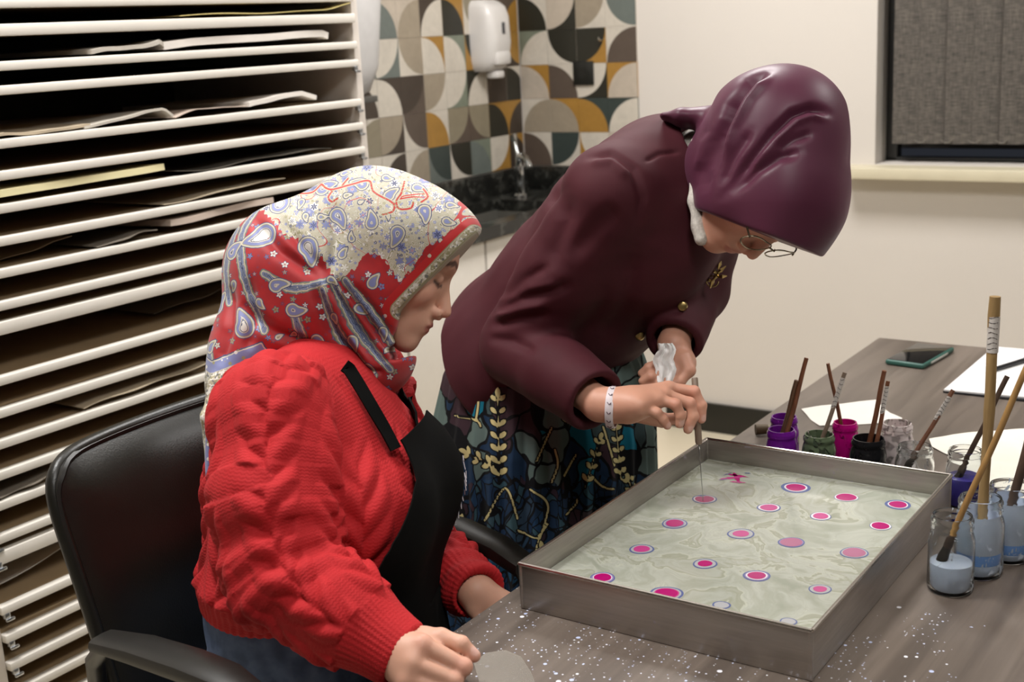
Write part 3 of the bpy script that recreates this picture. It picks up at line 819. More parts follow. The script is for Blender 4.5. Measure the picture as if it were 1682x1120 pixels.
# ------------------------------------------------------------------ head (local x = right, y = forward, z = up; origin between the ears at eye level)
def head_prims(O, ax, s=1.0, lids=True):
    ax = np.asarray(ax, float)
    def W(x, y, z): return np.asarray(O)+s*(x*ax[0]+y*ax[1]+z*ax[2])
    def E(c, r, k, op='u'): return ell(W(*c), np.array(r)*s, ax, k*s, op)
    def C(a, b, r1, r2, k, op='u'): return rc(W(*a), W(*b), r1*s, r2*s, k*s, op)
    P_ = [E((0, -.012, .032), (.074, .094, .080), .02), E((0, .028, .02), (.064, .060, .07), .02), E((0, .030, -.035), (.056, .056, .072), .025)]
    for sx in (-1, 1):
        P_ += [C((sx*.052, -.002, -.05), (sx*.012, .072, -.098), .020, .015, .02), E((sx*.040, .058, -.026), (.024, .022, .022), .02)]
    P_ += [E((0, .074, -.100), (.018, .015, .014), .015), C((-.03, .078, .026), (.03, .078, .026), .010, .010, .018)]
    for sx in (-1, 1):
        P_ += [E((sx*.033, .094, .004), (.019, .013, .011), .012, 's')]
        P_ += [E((sx*.0315, .072, .002), (.0155, .0135, .0125), .004)]
    P_ += [E((0, .070, -.064), (.034, .026, .028), .018)]
    P_ += [C((0, .083, .006), (0, .106, -.036), .0065, .0095, .010)]
    for sx in (-1, 1): P_ += [E((sx*.0125, .094, -.043), (.0075, .010, .0075), .005)]
    P_ += [E((0, .098, -.049), (.012, .008, .004), .004)]
    P_ += [E((0, .0915, -.0635), (.021, .0085, .0055), .005), E((0, .0885, -.0735), (.018, .0085, .0065), .006)]
    P_ += [E((0, .104, -.0685), (.024, .008, .0012), .003, 's')]
    for sx in (-1, 1): P_ += [E((sx*.068, -.012, -.005), (.008, .018, .03), .008)]
    return P_
def head_colors(v, O, ax, s, base, lip=(.42, .12, .10), brow=(.03, .02, .015), brow_amt=1.0):
    q = (v-np.asarray(O))@np.asarray(ax).T/s
    col = np.tile(np.array(base), (len(v), 1))
    def blend(m, c):
        nonlocal col
        col = col*(1-m[:, None])+np.array(c)*m[:, None]
    face = (q[:, 1] > .04) & (np.abs(q[:, 2]) < .13) & (np.abs(q[:, 0]) < .09)
    sm = lambda d, w: np.clip(1-d/w, 0, 1)
    # blush
    for sx in (-1, 1):
        d = _nrm((q-np.array([sx*.045, .075, -.028]))/np.array([.03, .04, .025])); blend(np.where(face, .30*np.clip(1-d, 0, 1), 0), (.62, .20, .14))
    d = _nrm((q-np.array([0, .112, -.042]))/np.array([.018, .02, .016])); blend(np.where(face, .25*np.clip(1-d, 0, 1), 0), (.60, .20, .14))
    d = _nrm((q-np.array([0, .095, -.0685]))/np.array([.0235, .02, .0115])); blend(np.where(face, np.clip((1-d)*4, 0, .75), 0), lip)
    for sx in (-1, 1):
        pts = [(sx*.012, .03), (sx*.030, .0335), (sx*.052, .025)]
        d, t = seg_dist2(q[:, [0, 2]], pts); blend(np.where(face, brow_amt*np.clip((.0046-d)/.002, 0, .9), 0), brow)
        pts = [(sx*.018, -.005), (sx*.031, -.0085), (sx*.047, -.004)]
        d, t = seg_dist2(q[:, [0, 2]], pts); blend(np.where(face & (q[:, 1] > .06), np.clip((.0032-d)/.0015, 0, .9), 0), (.04, .025, .02))
    return col
def skin_mat(name):
    t = NT(name); c = t.attr('Col').outputs['Color']
    n1 = t.noise(t.obj(), 60, 4); n2 = t.noise(t.obj(), 700, 2)
    col = t.mix(t.math('MULTIPLY', n1, .22), c, t.mix(.5, c, (.55, .16, .11, 1)))
    t.bump(n2, .12, .0006)
    return t.fin(col, .52, Subsurface_Weight=.12, Subsurface_Radius=(.010, .004, .002), Subsurface_Scale=.6)
def finger(pts, r0, r1, k=.0035):
    n = len(pts); rs = np.linspace(r0, r1, n)
    out = chain(pts, rs, k)
    for i in range(1, n-1): out.append(ell(pts[i], [rs[i]*1.07]*3, None, k))     # knuckle swell
    return out
def nail(pts, r, up):
    """nail plate on the last bone"""
    pass
# ------------------------------------------------------------------ the seated person
QH = 1.0                                   # mesh step multiplier
P1 = thing('person', (-1.16, 1.17, .48), 'seated person in red cable-knit sweater, black apron and paisley headscarf', 'person', 'people at the marbling tray')
TH = math.radians(20); G1 = V(math.cos(TH), math.sin(TH), 0); L1 = V(-math.sin(TH), math.cos(TH), 0); UPZ = V(0, 0, 1)
TORSO = [(.50, -1.175, 1.155, .175, .135), (.62, -1.17, 1.16, .18, .145), (.72, -1.165, 1.165, .178, .143), (.82, -1.155, 1.172, .168, .135), (.91, -1.15, 1.182, .168, .135), (.975, -1.155, 1.195, .148, .105), (1.035, -1.16, 1.21, .095, .072)]
def T1(z, f=0, s=0):
    zs = [t[0] for t in TORSO]
    return V(np.interp(z, zs, [t[1] for t in TORSO]), np.interp(z, zs, [t[2] for t in TORSO]), z)+G1*f+L1*s
def torso1(off):
    ps = [V(t[1], t[2], t[0]) for t in TORSO]
    o = loft(ps, [t[3]+off for t in TORSO], [t[4]+off for t in TORSO], L1, .03)
    for s in (-.072, .072): o.append(ell(T1(.885, .092, s), (.066+off,)*3, None, .05))
    return o
SH_R, EL_R, WR_R = P(452, 682, 1.60), P(462, 935, 1.535), P(650, 1068, 1.480)
SH_L, EL_L, WR_L = V(-1.21, 1.345, 1.0), P(682, 892, 1.93), P(782, 972, 1.755)
# head frame (profile, bowed about 27 degrees)
a_ = math.radians(27)
f1 = _R*math.cos(a_)-_U*math.sin(a_); r1_ = -_F; u1 = np.cross(r1_, f1); u1 = unit(u1)
if u1@_U < 0: u1 = -u1
AX1 = np.array([np.cross(f1, u1), f1, u1]); S1 = .94
O1 = P(739, 521, 1.745)-S1*(.116*f1-.040*u1)
def H1(x, y, z): return O1+S1*(x*AX1[0]+y*AX1[1]+z*AX1[2])
NECK1 = [H1(0, -.022, -.045), P(545, 560, 1.745), T1(1.03)]
def hand_right1():
    W = WR_R; o = []
    mcp = [P(694, 1058, 1.447), P(677, 1088, 1.437), P(669, 1113, 1.434), P(668, 1130, 1.436)]
    pip = [P(761, 1095, 1.447), P(746, 1117, 1.440), P(734, 1133, 1.437), P(716, 1143, 1.437)]
    dip = [P(752, 1108, 1.474), P(736, 1126, 1.464), P(724, 1140, 1.458), P(707, 1147, 1.455)]
    tip = [P(724, 1102, 1.492), P(708, 1118, 1.480), P(698, 1132, 1.472), P(686, 1140, 1.466)]
    for i in range(4):
        o += chain([W, mcp[i]], [.021, .0125-.0006*i], .012)
    o += [ell((W+sum(mcp)/4)/2, (.030, .022, .030), None, .015)]
    for i in range(4):
        r = (.0108, .0108, .0100, .0088)[i]
        o += finger([mcp[i], pip[i], dip[i], tip[i]], r, r*.80, .0028)
    o += chain([W, P(694, 1052, 1.477), P(724, 1047, 1.470)], [.017, .015, .0115], .010)
    o += finger([P(724, 1047, 1.470), P(757, 1058, 1.462), P(779, 1077, 1.462)], .0112, .0080, .003)
    return o
def hand_left1():
    W = WR_L; d = unit(WR_L-EL_L); sd = unit(np.cross(d, UPZ)); o = []
    dn = unit(V(.5, .25, -.4))
    for i in range(4):
        s = (i-1.5)*.018
        m = W+dn*.075+sd*s; p = m+unit(dn+V(0, 0, -.3))*.038; q = p+unit(V(.3, .1, -1))*.024; t = q+unit(V(-.2, 0, -1))*.018
        o += chain([W, m], [.020, .012], .012); o += finger([m, p, q, t], .0092, .007, .003)
    m = W+dn*.03+sd*.03; o += chain([W, m], [.018, .012], .01); o += finger([m, m+dn*.03+sd*.018, m+dn*.055+sd*.014], .010, .0075, .003)
    return o
KN_R, KN_L = V(-.74, 1.10, .535), V(-.74, 1.36, .535)
HP_R, HP_L = T1(.53, 0, -.09), T1(.53, 0, .09)
AN_R, AN_L = V(-.72, 1.12, .08), V(-.72, 1.36, .08)
def legs1(off):
    o = []
    for hp, kn, an in ((HP_R, KN_R, AN_R), (HP_L, KN_L, AN_L)):
        o += chain([hp, kn, an], [.085+off, .058+off, .040+off], .03)
    o += [ell(T1(.54), (.15+off, .12+off, .09+off), np.array([L1, G1, UPZ]), .04)]
    return o
body = head_prims(O1, AX1, S1)+chain(NECK1, [.052, .050, .06], .02)+torso1(-.02)
body += chain([SH_R, EL_R, WR_R], [.045, .036, .024], .02)+chain([SH_L, EL_L, WR_L], [.045, .036, .024], .02)
body += legs1(-.012)
for an in (AN_R, AN_L): body += chain([an, an+V(.12, 0, -.045)], [.035, .03], .02)
body += hand_right1()+hand_left1()
v, q = sdf_mesh(body, .0026*QH)
SKIN1 = (.60, .335, .235)
cl = head_colors(v, O1, AX1, S1, SKIN1, lip=(.36, .09, .08))
# knuckles and fingertips a little redder
for c, r in [(P(761, 1095, 1.44), .02), (P(694, 1058, 1.44), .016), (P(779, 1077, 1.455), .014)]:
    m = .35*np.clip(1-_nrm(v-c)/r, 0, 1)[:, None]; cl = cl*(1-m)+np.array((.62, .22, .16))*m
def nail_tint(cl, v, tip, prev, dors, r):
    d = unit(tip-prev); c = tip+dors*r*.75-d*r*.25; w_ = _nrm(v-c)
    m = np.clip((r*.95-w_)/(r*.25), 0, .8)[:, None]; return cl*(1-m)+np.array((.70, .44, .37))*m
cl = nail_tint(cl, v, P(779, 1077, 1.462), P(757, 1058, 1.462), unit(_U*.75-_F*.5+_R*.3), .0080)
M_skin1 = skin_mat('skin_seated')
to_obj('body', v, q, M_skin1, P1, cols=dict(Col=cl))
# thumb nail
M_nail = simple('nail', '#e2b3a2', .3)
# ---- sweater
def arm_param(v, pts):
    d, t = seg_dist2(v, pts); return d, t
KNIT = NT('red_knit')
def knit_mat():
    t = KNIT; ku = t.attr('ku').outputs['Fac']; ks = t.attr('ks').outputs['Fac']; rib = t.attr('rib').outputs['Fac']
    w1 = t.math('SINE', t.math('MULTIPLY_ADD', ks, 2*math.pi/.0042, t.math('MULTIPLY', t.math('ABSOLUTE', t.math('SINE', t.math('MULTIPLY', ku, math.pi/.006))), 2.2)))
    fz = t.noise(t.obj(), 420, 3); big = t.noise(t.obj(), 22, 3)
    h = t.math('MULTIPLY_ADD', w1, .22, t.math('MULTIPLY', fz, .9))
    col = t.mix(big, srgb('#9c0a11'), srgb('#b30e16'))
    col = t.mix(t.math('MULTIPLY', fz, .35), col, srgb('#cf2228'))
    t.bump(h, .45, .0011)
    return t.fin(col, .85, Sheen_Weight=.06, Sheen_Roughness=.5, Sheen_Tint=srgb('#ff6a66'))
M_knit = knit_mat()
def cable(u, s, per=.042, wid=.035):
    """height 0..1 of a plaited cable: two staggered rows of slanting lobes meeting in the middle"""
    a = np.abs(u)/wid
    ph = s/per-a*.85+.5*(u > 0)
    lobe = np.clip(.5+.5*np.cos(2*math.pi*ph), 0, 1)**.55
    return lobe*np.clip(1.08-a**3, 0, 1)*(.55+.45*np.clip(a*5, 0, 1))*(a < 1)
arm_r = chain([SH_R, (SH_R+EL_R)/2+V(.0, -.006, 0), EL_R], [.074, .071, .063], .03)+chain([EL_R, (EL_R+WR_R)/2, WR_R], [.062, .055, .042], .03)
arm_l = chain([SH_L, EL_L], [.07, .056], .03)+chain([EL_L, WR_L], [.054, .040], .02)
shoulder = [rc(T1(.960, -.01, -.04), SH_R, .068, .066, .04), rc(T1(.960, -.01, .04), SH_L, .068, .064, .04)]
zhem = .762
sw = torso1(.0)+[ell(T1(.795), (.186, .150, .036), np.array([L1, G1, UPZ]), .02)]            # blouson roll above the hem
sw += [custom(lambda p: p[..., 2]-zhem, T1(.52), .40, .01, 's')]+shoulder+arm_r+arm_l
def cuff_cut(W, E, r):
    d = unit(W-E).astype(np.float32); W = W.astype(np.float32)
    return [custom(lambda p: -((p-W)@d)+.0, W+d*.06, .085, .004, 's'), rc(W-d*.03, W+d*.03, r, r, .004, 's')]
WCUT = WR_R+unit(WR_R-EL_R)*.012
sw += cuff_cut(WCUT, EL_R, .033)
sw += cuff_cut(WR_L+unit(WR_L-EL_L)*.006, EL_L, .030)
v, q = sdf_mesh(sw, .0025*QH, act_k=2.4); v = relax(v, q, 2)
n = vnormals(v, q)
SL = [T1(.985, -.01, -.02), SH_R, EL_R, WCUT]
def corner_cut(pts, it=3):
    for _ in range(it):
        o_ = [pts[0]]
        for i in range(len(pts)-1): o_ += [pts[i]*.75+pts[i+1]*.25, pts[i]*.25+pts[i+1]*.75]
        pts = o_+[pts[-1]]
    return pts
SLk = SL; SL = corner_cut(SLk)
cumS = np.cumsum([0]+[np.linalg.norm(SL[i+1]-SL[i]) for i in range(len(SL)-1)])
Ls = [0]+[cumS[int(np.argmin([np.linalg.norm(p_-k_) for p_ in SL]))] for k_ in SLk[1:]]
dR, tR = seg_dist2(v, SLk); _d, tS = seg_dist2(v, SL); dL, tL = seg_dist2(v, [SH_L, EL_L, WR_L])
dT = sdf_eval(torso1(0), v)
isR = (dR < .082) & (dR-.068 < dT+.004); isL = (dL < .072) & (dL-.058 < dT+.002) & ~isR
sR = np.interp(tS*(len(SL)-1), np.arange(len(SL)), cumS)
def ang(v, pts, t, ref):
    k = np.clip((t*(len(pts)-1)).astype(int), 0, len(pts)-2); out = np.zeros(len(v))
    for i in range(len(pts)-1):
        m = k == i; d = unit(pts[i+1]-pts[i]); x = ref-d*(ref@d); x = unit(x); y = np.cross(d, x)
        w_ = v[m]-pts[i]; out[m] = np.arctan2(w_@y, w_@x)
    return out
aR = ang(v, SL, tS, -_F); aL = ang(v, [SH_L, EL_L, WR_L], tL, -_F)
sL = tL*.45
rel = v-np.stack([np.interp(v[:, 2], [t[0] for t in TORSO], [t[1] for t in TORSO]), np.interp(v[:, 2], [t[0] for t in TORSO], [t[2] for t in TORSO]), v[:, 2]], 1)
aT = np.arctan2(rel@L1, rel@G1); uT = aT*.155
ku = np.where(isR, aR*.066, np.where(isL, aL*.054, uT)); ks = np.where(isR, sR, np.where(isL, sL, v[:, 2]))
h = np.zeros(len(v))
for c in (-.092, -.002, .088, .178, -.178): h = np.maximum(h, np.where(isR | isL, cable(ku-c, -ks), 0))
for c in np.arange(-.48, .5, .086): h = np.maximum(h, np.where(~isR & ~isL, cable(ku-c, ks), 0))
# cuffs and hem are ribbed instead
rb = np.zeros(len(v))
cuffR = isR & (sR > Ls[-1]-.062); cuffL = isL & (tL > .86); hem = (~isR) & (~isL) & (v[:, 2] < .797)
rb[cuffR | cuffL | hem] = 1
ribh = np.where(cuffR, .5+.5*np.sin(aR*42), np.where(cuffL, .5+.5*np.sin(aL*36), .5+.5*np.sin(aT*90)))
amp = np.where(rb > 0, ribh*.0016, h*.0078*np.where(isR, np.clip((sR-.02)/.04, 0, 1), 1)*np.where(isR | isL, 1, np.clip((1.0-v[:, 2])/.05, 0, 1)))
# creases of the bent sleeve
el = np.exp(-((sR-Ls[2])/.06)**2)
inner = .5+.5*np.cos(aR-1.2)
cre = np.where(isR, el*(.0050*np.sin(sR*150+1.5*np.sin(aR*1.3)))*(.35+.65*inner), 0)
cre += np.where(isR, .004*np.sin(sR*62+2.0*np.sin(aR+.5))*np.exp(-((sR-(Ls[1]+Ls[2])/2)/.11)**2), 0)
cre += np.where(isL, .003*np.sin(tL*60+aL), 0)
cre += np.where(~isR & ~isL, .004*vnoise(v*26, 3), 0)
v = v+n*(amp+cre)[:, None]
v = relax(v, q, 1, .2)
to_obj('sweater', v, q, M_knit, P1, attrs=dict(ku=ku, ks=ks, rib=rb))
# ---- jeans and shoes
def denim_mat():
    t = NT('denim'); tw = t.n('TexWave', dict(wave_type='BANDS', bands_direction='DIAGONAL'), Vector=t.obj(), Scale=420.0, Distortion=.5)
    a = t.noise(t.obj(), 35, 4); f = t.math('MULTIPLY_ADD', a, .75, t.math('MULTIPLY', tw.outputs[1], .25))
    t.bump(tw.outputs[1], .2, .0006)
    return t.fin(t.ramp(f, [(.3, srgb('#3a4a68')), (.55, srgb('#566a8f')), (.8, srgb('#7d90b5'))]), .85)
M_denim = denim_mat()
jn = legs1(.012)+[ecap(T1(.56), T1(.74, -.01), .180, .145, .166, .134, L1, .03), custom(lambda p: .788-p[..., 2], T1(.86), .25, .004, 's')]
for an in (AN_R, AN_L): jn += [custom((lambda a: lambda p: p[..., 2]-.10)(an), an, .12, .004, 's')]
v, q = sdf_mesh(jn, .0055*QH); n = vnormals(v, q)
v = v+n*(.004*vnoise(v*38, 9)+.0025*vnoise(v*90, 4))[:, None]
jo = to_obj('jeans', v, q, M_denim, P1)
# pocket seam and rivet stitching near the hip
def seam(pxs, D, name, r, mat, par):
    wpart(MB().tube([tuple(P(x, y, D)) for x, y in pxs], r, 6), name, mat, par)
M_shoe = simple('dark_shoe', '#26231f', .5)
for an in (AN_R, AN_L):
    s = [rc(an+V(.0, 0, -.04), an+V(.14, 0, -.045), .036, .034, .02), rc(an+V(.0, 0, 0), an+V(-.005, 0, -.04), .045, .04, .02), custom(lambda p: p[..., 2]-.004, an-V(0, 0, .2), .3, .004, 's')]
    vv, qq = sdf_mesh(s, .006); to_obj('shoe', vv, qq, M_shoe, P1)

# ---- apron draped on the torso
M_apron = simple('black_apron_cloth', '#090908', .9, var=.15, nscale=60, bump=.15, bscale=900, Specular_IOR_Level=.12)
AP = torso1(.004)+legs1(.016)
def trace(z, phi, off=.004, tor=AP):
    c = T1(z); d = G1*np.cos(phi)[:, None]+L1*np.sin(phi)[:, None]
    t = np.full(len(phi), .42)
    for _ in range(40):
        t = t-np.clip((sdf_eval(tor, (c+d*t[:, None]))-off)*.8, -.02, .05)
    return c+d*t[:, None]
def to_px(p):
    r = p-CAM; dd = r@_F; return np.stack([841+FPX*(r@_R)/dd, 560-FPX*(r@_U)/dd], -1), dd
edge_y = [690, 720, 755, 790, 850, 890, 930, 970, 1010]; edge_x = [622, 641, 658, 668, 655, 632, 611, 604, 600]
rows = []; APG = []
phis = np.linspace(-1.9, 1.9, 260)
zs = np.concatenate([np.linspace(.985, .74, 34)])
for z in zs:
    pts = trace(z, phis); uv, dd = to_px(pts)
    ex = np.interp(uv[:, 1], edge_y, edge_x); m = (uv[:, 0] > ex) & (phis > -1.4)
    p0 = phis[np.argmax(m)] if m.any() else -.8
    p1 = np.interp(z, [.74, .85, .92, .985], [1.25, .95, .7, .42])
    ph = np.linspace(p0, p1, 34); rows.append([tuple(p) for p in trace(z, ph, .017+.0022*np.sin(ph*7+z*30)*np.clip((.93-z)*8, 0, 1))])
# lap part: falls forward over the thighs
last = np.array(rows[-1])
lap = legs1(.016)+torso1(.004)
jj = np.arange(34); sj = -0.20+.42*jj/33; cj = T1(.74)+L1*sj[:, None]
for i in range(1, 15):
    u = i/14
    tgt = last*(1-u)+(np.stack([cj[:, 0], cj[:, 1], np.full(34, .70)], 1)+G1*(.16+.22*u))*u
    x = tgt.copy(); x[:, 2] = .76
    for _ in range(24): x[:, 2] = np.maximum(x[:, 2]-np.clip((sdf_eval(lap, x)-.018)*.8, -.01, .03), .58)
    x[:, 2] = np.maximum(np.minimum(x[:, 2], last[:, 2]-.01*u+.004*np.sin(jj*.9)*u), .56)
    rows.append([tuple(p) for p in x])
apm = MB().grid(rows, -.0025)
apo = wpart(apm, 'apron', M_apron, P1, angle=80)
_dg = np.concatenate([trace(z, np.linspace(-2.2, 1.6, 150), .013, torso1(.0)+shoulder) for z in np.linspace(.86, 1.08, 45)])
_duv, _ddd = to_px(_dg)
def drape_pt(x, y, off=.008):
    return _dg[int(np.argmin((_duv[:, 0]-x)**2+(_duv[:, 1]-y)**2+(_ddd-1.5)*40))]
def ribbon(pxs, wpx, name, mat, par, off=.009, nsub=4):
    pl = np.array([drape_pt(x, y, off) for x, y in pxs])
    t = np.linspace(0, len(pl)-1, (len(pl)-1)*nsub+1)
    pl = np.stack([np.interp(t, np.arange(len(pl)), pl[:, k]) for k in range(3)], 1)
    rws = []
    for i, p in enumerate(pl):
        d = unit(pl[min(i+1, len(pl)-1)]-pl[max(i-1, 0)]); c = T1(p[2]); nn = unit(p-c); sd = unit(np.cross(d, nn))
        rws.append([tuple(p+sd*wpx*k) for k in (-1, -.5, 0, .5, 1)])
    return wpart(MB().grid(rws, .003), name, mat, par)
ribbon([(560, 585), (572, 604), (590, 632), (610, 668), (630, 702), (648, 735)], .0085, 'apron_strap', M_apron, P1)
ribbon([(640, 590), (655, 625), (672, 660), (688, 694), (694, 712)], .014, 'apron_strap', M_apron, P1)
# pale script stitched down the bib
M_print = simple('apron_print', '#cfc6cc', .7)
tr = MB()
for j, z in enumerate(np.linspace(.905, .765, 16)):
    ph = np.array([.52+.05*math.sin(j*1.7), .56+.06*math.sin(j*2.3), .50+.05*math.cos(j*1.1)]); pts = trace(z, ph, .0215)
    tr.tube([tuple(pts[0]), tuple(pts[1]+V(0, 0, .005)), tuple(pts[2]+V(0, 0, -.004))], .0007, 4)
wpart(tr, 'bib_lettering', M_print, P1)
# ---- paisley headscarf of the seated person
D1 = 1.745
def X1(px, py, off=0.0): return P(px, py, D1+off)
hj = [ell(H1(0, -.022, .028), (.086, .110, .088), AX1, .03), ell(H1(0, .045, .048), (.078, .072, .060), AX1, .04),
      ell(X1(487, 434), (.086, .094, .088), np.array([-_F, _R, _U]), .06)]
hj += [ecap(X1(470, 470), X1(415, 575, -.01), .082, .075, .078, .050, _F, .05)]
hj += [ecap(X1(415, 575, -.01), X1(385, 640, -.03), .078, .050, .062, .036, _F, .04)]
hj += [ecap(X1(384, 630, -.04), X1(356, 715, -.09), .055, .022, .045, .016, _F, .03), ecap(X1(356, 715, -.09), X1(350, 790, -.12), .045, .014, .032, .008, _F, .02)]
hj += [rc(X1(560, 500), X1(610, 572), .082, .058, .05), rc(X1(520, 540), X1(600, 590), .075, .050, .05), ell(X1(616, 588, -.005), (.052, .036, .030), np.array([-_F, _R, _U]), .03)]
hj += [ell(H1(0, .030, -.028), (.081, .062, .082), AX1, .03)]
# brim: a peak of stiff cloth over the forehead
hj += [ecap(X1(660, 384), X1(735, 388), .076, .056, .056, .022, _F, .04), ecap(X1(735, 387), X1(764, 385), .056, .018, .045, .006, _F, .015)]
def face_cut(p):
    q = p-CAM.astype(np.float32)
    x = q@_R.astype(np.float32); y = -(q@_U.astype(np.float32))
    s = FPX/D1; x = x*s+841; y = y*s+560
    # under line A (peak -> temple) and right of line B (temple -> chin)
    ax, ay, bx, by = 783, 388, 664, 512
    nA = np.array([(by-ay), -(bx-ax)], float); nA /= np.linalg.norm(nA)          # points down-right
    dA = ((x-ax)*nA[0]+(y-ay)*nA[1])
    cx, cy, ex, ey = 664, 512, 645, 588
    nB = np.array([-(cy-ey), (cx-ex)], float)
    nB = np.array([abs(cy-ey), -(ex-cx)*-1.0]); nB /= np.linalg.norm(nB)
    dB = ((x-cx)*nB[0]+(y-cy)*nB[1]*-1 if False else (x-cx)*nB[0]+(y-cy)*(-(ex-cx))/np.hypot(cx-ex, cy-ey)*-1*-1)
    # chin line C: only above the wrap below the chin
    dC = 588-y-(x-660)*.25
    return (-np.minimum(np.minimum(dA, dB), dC)/s).astype(np.float32)
hj += [custom(face_cut, X1(720, 480), .22, .006, 's')]
v, q = sdf_mesh(hj, .0026*QH, act_k=2.8); v = relax(v, q, 2); n = vnormals(v, q)
uv = plane_px(v, D1)
FD = [([(553, 462), (590, 520), (640, 600)], 9, -.006), ([(570, 462), (612, 520), (652, 582)], 7, -.006), ([(588, 470), (625, 515), (655, 560)], 6, -.005),
      ([(535, 470), (560, 540), (610, 612)], 9, -.006), ([(430, 365), (480, 420), (548, 465)], 10, -.005), ([(415, 500), (470, 545), (540, 575)], 10, -.006),
      ([(470, 360), (520, 420), (556, 458)], 8, -.004), ([(395, 470), (400, 540), (385, 600)], 10, -.005), ([(430, 460), (440, 530), (430, 575)], 9, -.004),
      ([(560, 330), (565, 400), (560, 455)], 9, -.003), ([(545, 462), (572, 530), (622, 605)], 6, .005), ([(562, 462), (602, 525), (648, 592)], 5, .005), ([(580, 465), (620, 520), (655, 570)], 5, .004),
      ([(362, 620), (358, 700), (352, 780)], 6, -.004), ([(378, 610), (372, 690)], 6, .004), ([(600, 605), (640, 612)], 6, -.004)]
for pts, w_, dp in FD: v = fold(v, n, uv, pts, w_, dp*1.7)
v = v+n*(.0022*vnoise(v*30, 11))[:, None]
v = relax(v, q, 1, .4)
uv = plane_px(v, D1)
# pattern fields (cloth coordinates on the profile plane)
def poly_sd(p, poly):
    poly = np.asarray(poly, float); d = np.full(len(p), 1e9); ins = np.zeros(len(p), bool); m = len(poly)
    for i in range(m):
        a, b = poly[i], poly[(i+1) % m]; ba = b-a
        t = np.clip(((p-a)@ba)/(ba@ba), 0, 1); d = np.minimum(d, _nrm(p-a-t[:, None]*ba))
        c = ((a[1] > p[:, 1]) != (b[1] > p[:, 1])) & (p[:, 0] < (b[0]-a[0])*(p[:, 1]-a[1])/(b[1]-a[1]+1e-9)+a[0]); ins ^= c
    return np.where(ins, d, -d)
zone = poly_sd(uv, [(380, 360), (400, 250), (500, 200), (600, 200), (760, 220), (830, 376), (768, 386), (742, 384), (722, 402), (705, 412), (690, 432), (667, 466), (648, 436), (628, 420), (604, 424), (592, 446), (572, 462), (560, 452), (548, 428), (520, 418), (505, 398), (480, 386), (462, 366), (440, 346)])
teeth = 5*np.abs(((uv[:, 0]*.09+uv[:, 1]*.05) % 1)-.5)
zone = zone+teeth*2
bA, _t = seg_dist2(uv, [(783, 388), (664, 512)])
tail = poly_sd(uv, [(300, 560), (372, 590), (452, 560), (470, 590), (400, 640), (390, 830), (300, 830)])
def paisley(p, c, s, rot, flip=1):
    """signed distance to a bent teardrop"""
    d = np.full(len(p), 1e9); cr, sr = math.cos(rot), math.sin(rot)
    x = ((p[:, 0]-c[0])*cr+(p[:, 1]-c[1])*sr)*flip; y = -(p[:, 0]-c[0])*sr+(p[:, 1]-c[1])*cr
    for i in range(9):
        u = i/8; cx = s*.75*math.sin(u*2.0)*u*.8; cy = -s*1.55*u+s*.35*u*u*.9
        d = np.minimum(d, np.hypot(x-cx, y-cy)-s*.62*(1-u)**.75-s*.05)
    return d
PZ = [((452, 392), 30, -2.4, 1), ((522, 412), 25, 2.5, 1), ((468, 340), 27, -.6, -1), ((396, 420), 19, .4, 1), ((424, 540), 25, .1, -1), ((368, 505), 21, .15, 1), ((474, 474), 18, 1.0, 1),
      ((566, 362), 20, 2.2, 1), ((622, 376), 17, .3, -1), ((704, 356), 17, 2.6, 1), ((663, 392), 19, 3.1, 1), ((538, 316), 20, .8, 1), ((604, 312), 17, -.9, -1), ((648, 332), 15, .4, 1), ((738, 372), 12, 2.2, -1),
      ((500, 512), 18, 2.0, -1), ((535, 560), 17, 2.3, 1), ((590, 560), 15, 2.5, 1), ((622, 470), 15, .2, 1), ((636, 545), 13, 2.6, 1), ((600, 508), 13, 2.6, -1), ((612, 602), 12, 1.8, 1), ((364, 572), 14, .3, 1), ((402, 470), 11, 3, 1),
      ((690, 316), 13, 1.5, 1), ((505, 338), 11, 2.9, 1), ((446, 500), 12, 2.8, -1), ((562, 522), 11, 2.4, 1), ((650, 500), 10, 2.4, 1), ((392, 362), 12, .5, 1), ((742, 344), 11, 1.2, 1), ((575, 425), 12, .2, 1), ((540, 365), 10, 1.9, -1), ((590, 400), 10, -.5, 1), ((640, 300), 11, 2.2, -1), ((570, 290), 11, 1.0, 1), ((500, 300), 12, -1.2, 1)]
rp = np.random.RandomState(12)
for _ in range(46):
    c = (rp.uniform(350, 660), rp.uniform(330, 615)); s = rp.uniform(7, 12)
    if all(math.hypot(c[0]-p_[0][0], c[1]-p_[0][1]) > (s+p_[1])*1.25 for p_ in PZ): PZ.append((c, s, rp.uniform(0, 6.28), 1 if rp.rand() > .5 else -1))
for _ in range(40):
    c = (rp.uniform(430, 760), rp.uniform(262, 420)); s = rp.uniform(6, 10)
    if all(math.hypot(c[0]-p_[0][0], c[1]-p_[0][1]) > (s+p_[1])*1.15 for p_ in PZ): PZ.append((c, s, rp.uniform(0, 6.28), 1 if rp.rand() > .5 else -1))
md = np.full(len(v), 99.0)
for c, s, r, fl in PZ: md = np.minimum(md, paisley(uv, c, s, r, fl))
ST = [[(432, 340), (412, 395), (425, 470), (455, 545)], [(560, 466), (600, 545), (648, 606)], [(545, 480), (572, 555), (622, 615)], [(345, 560), (366, 588), (357, 640)], [(455, 455), (500, 478), (556, 466)], [(580, 466), (628, 530), (655, 575)], [(500, 515), (512, 560), (495, 600)], [(398, 380), (384, 440), (392, 500)]]
sd_ = np.full(len(v), 99.0)
for s in ST: d, t = seg_dist2(uv, smooth_line(s)); sd_ = np.minimum(sd_, d*(.85+.9*np.abs(t-.45)))
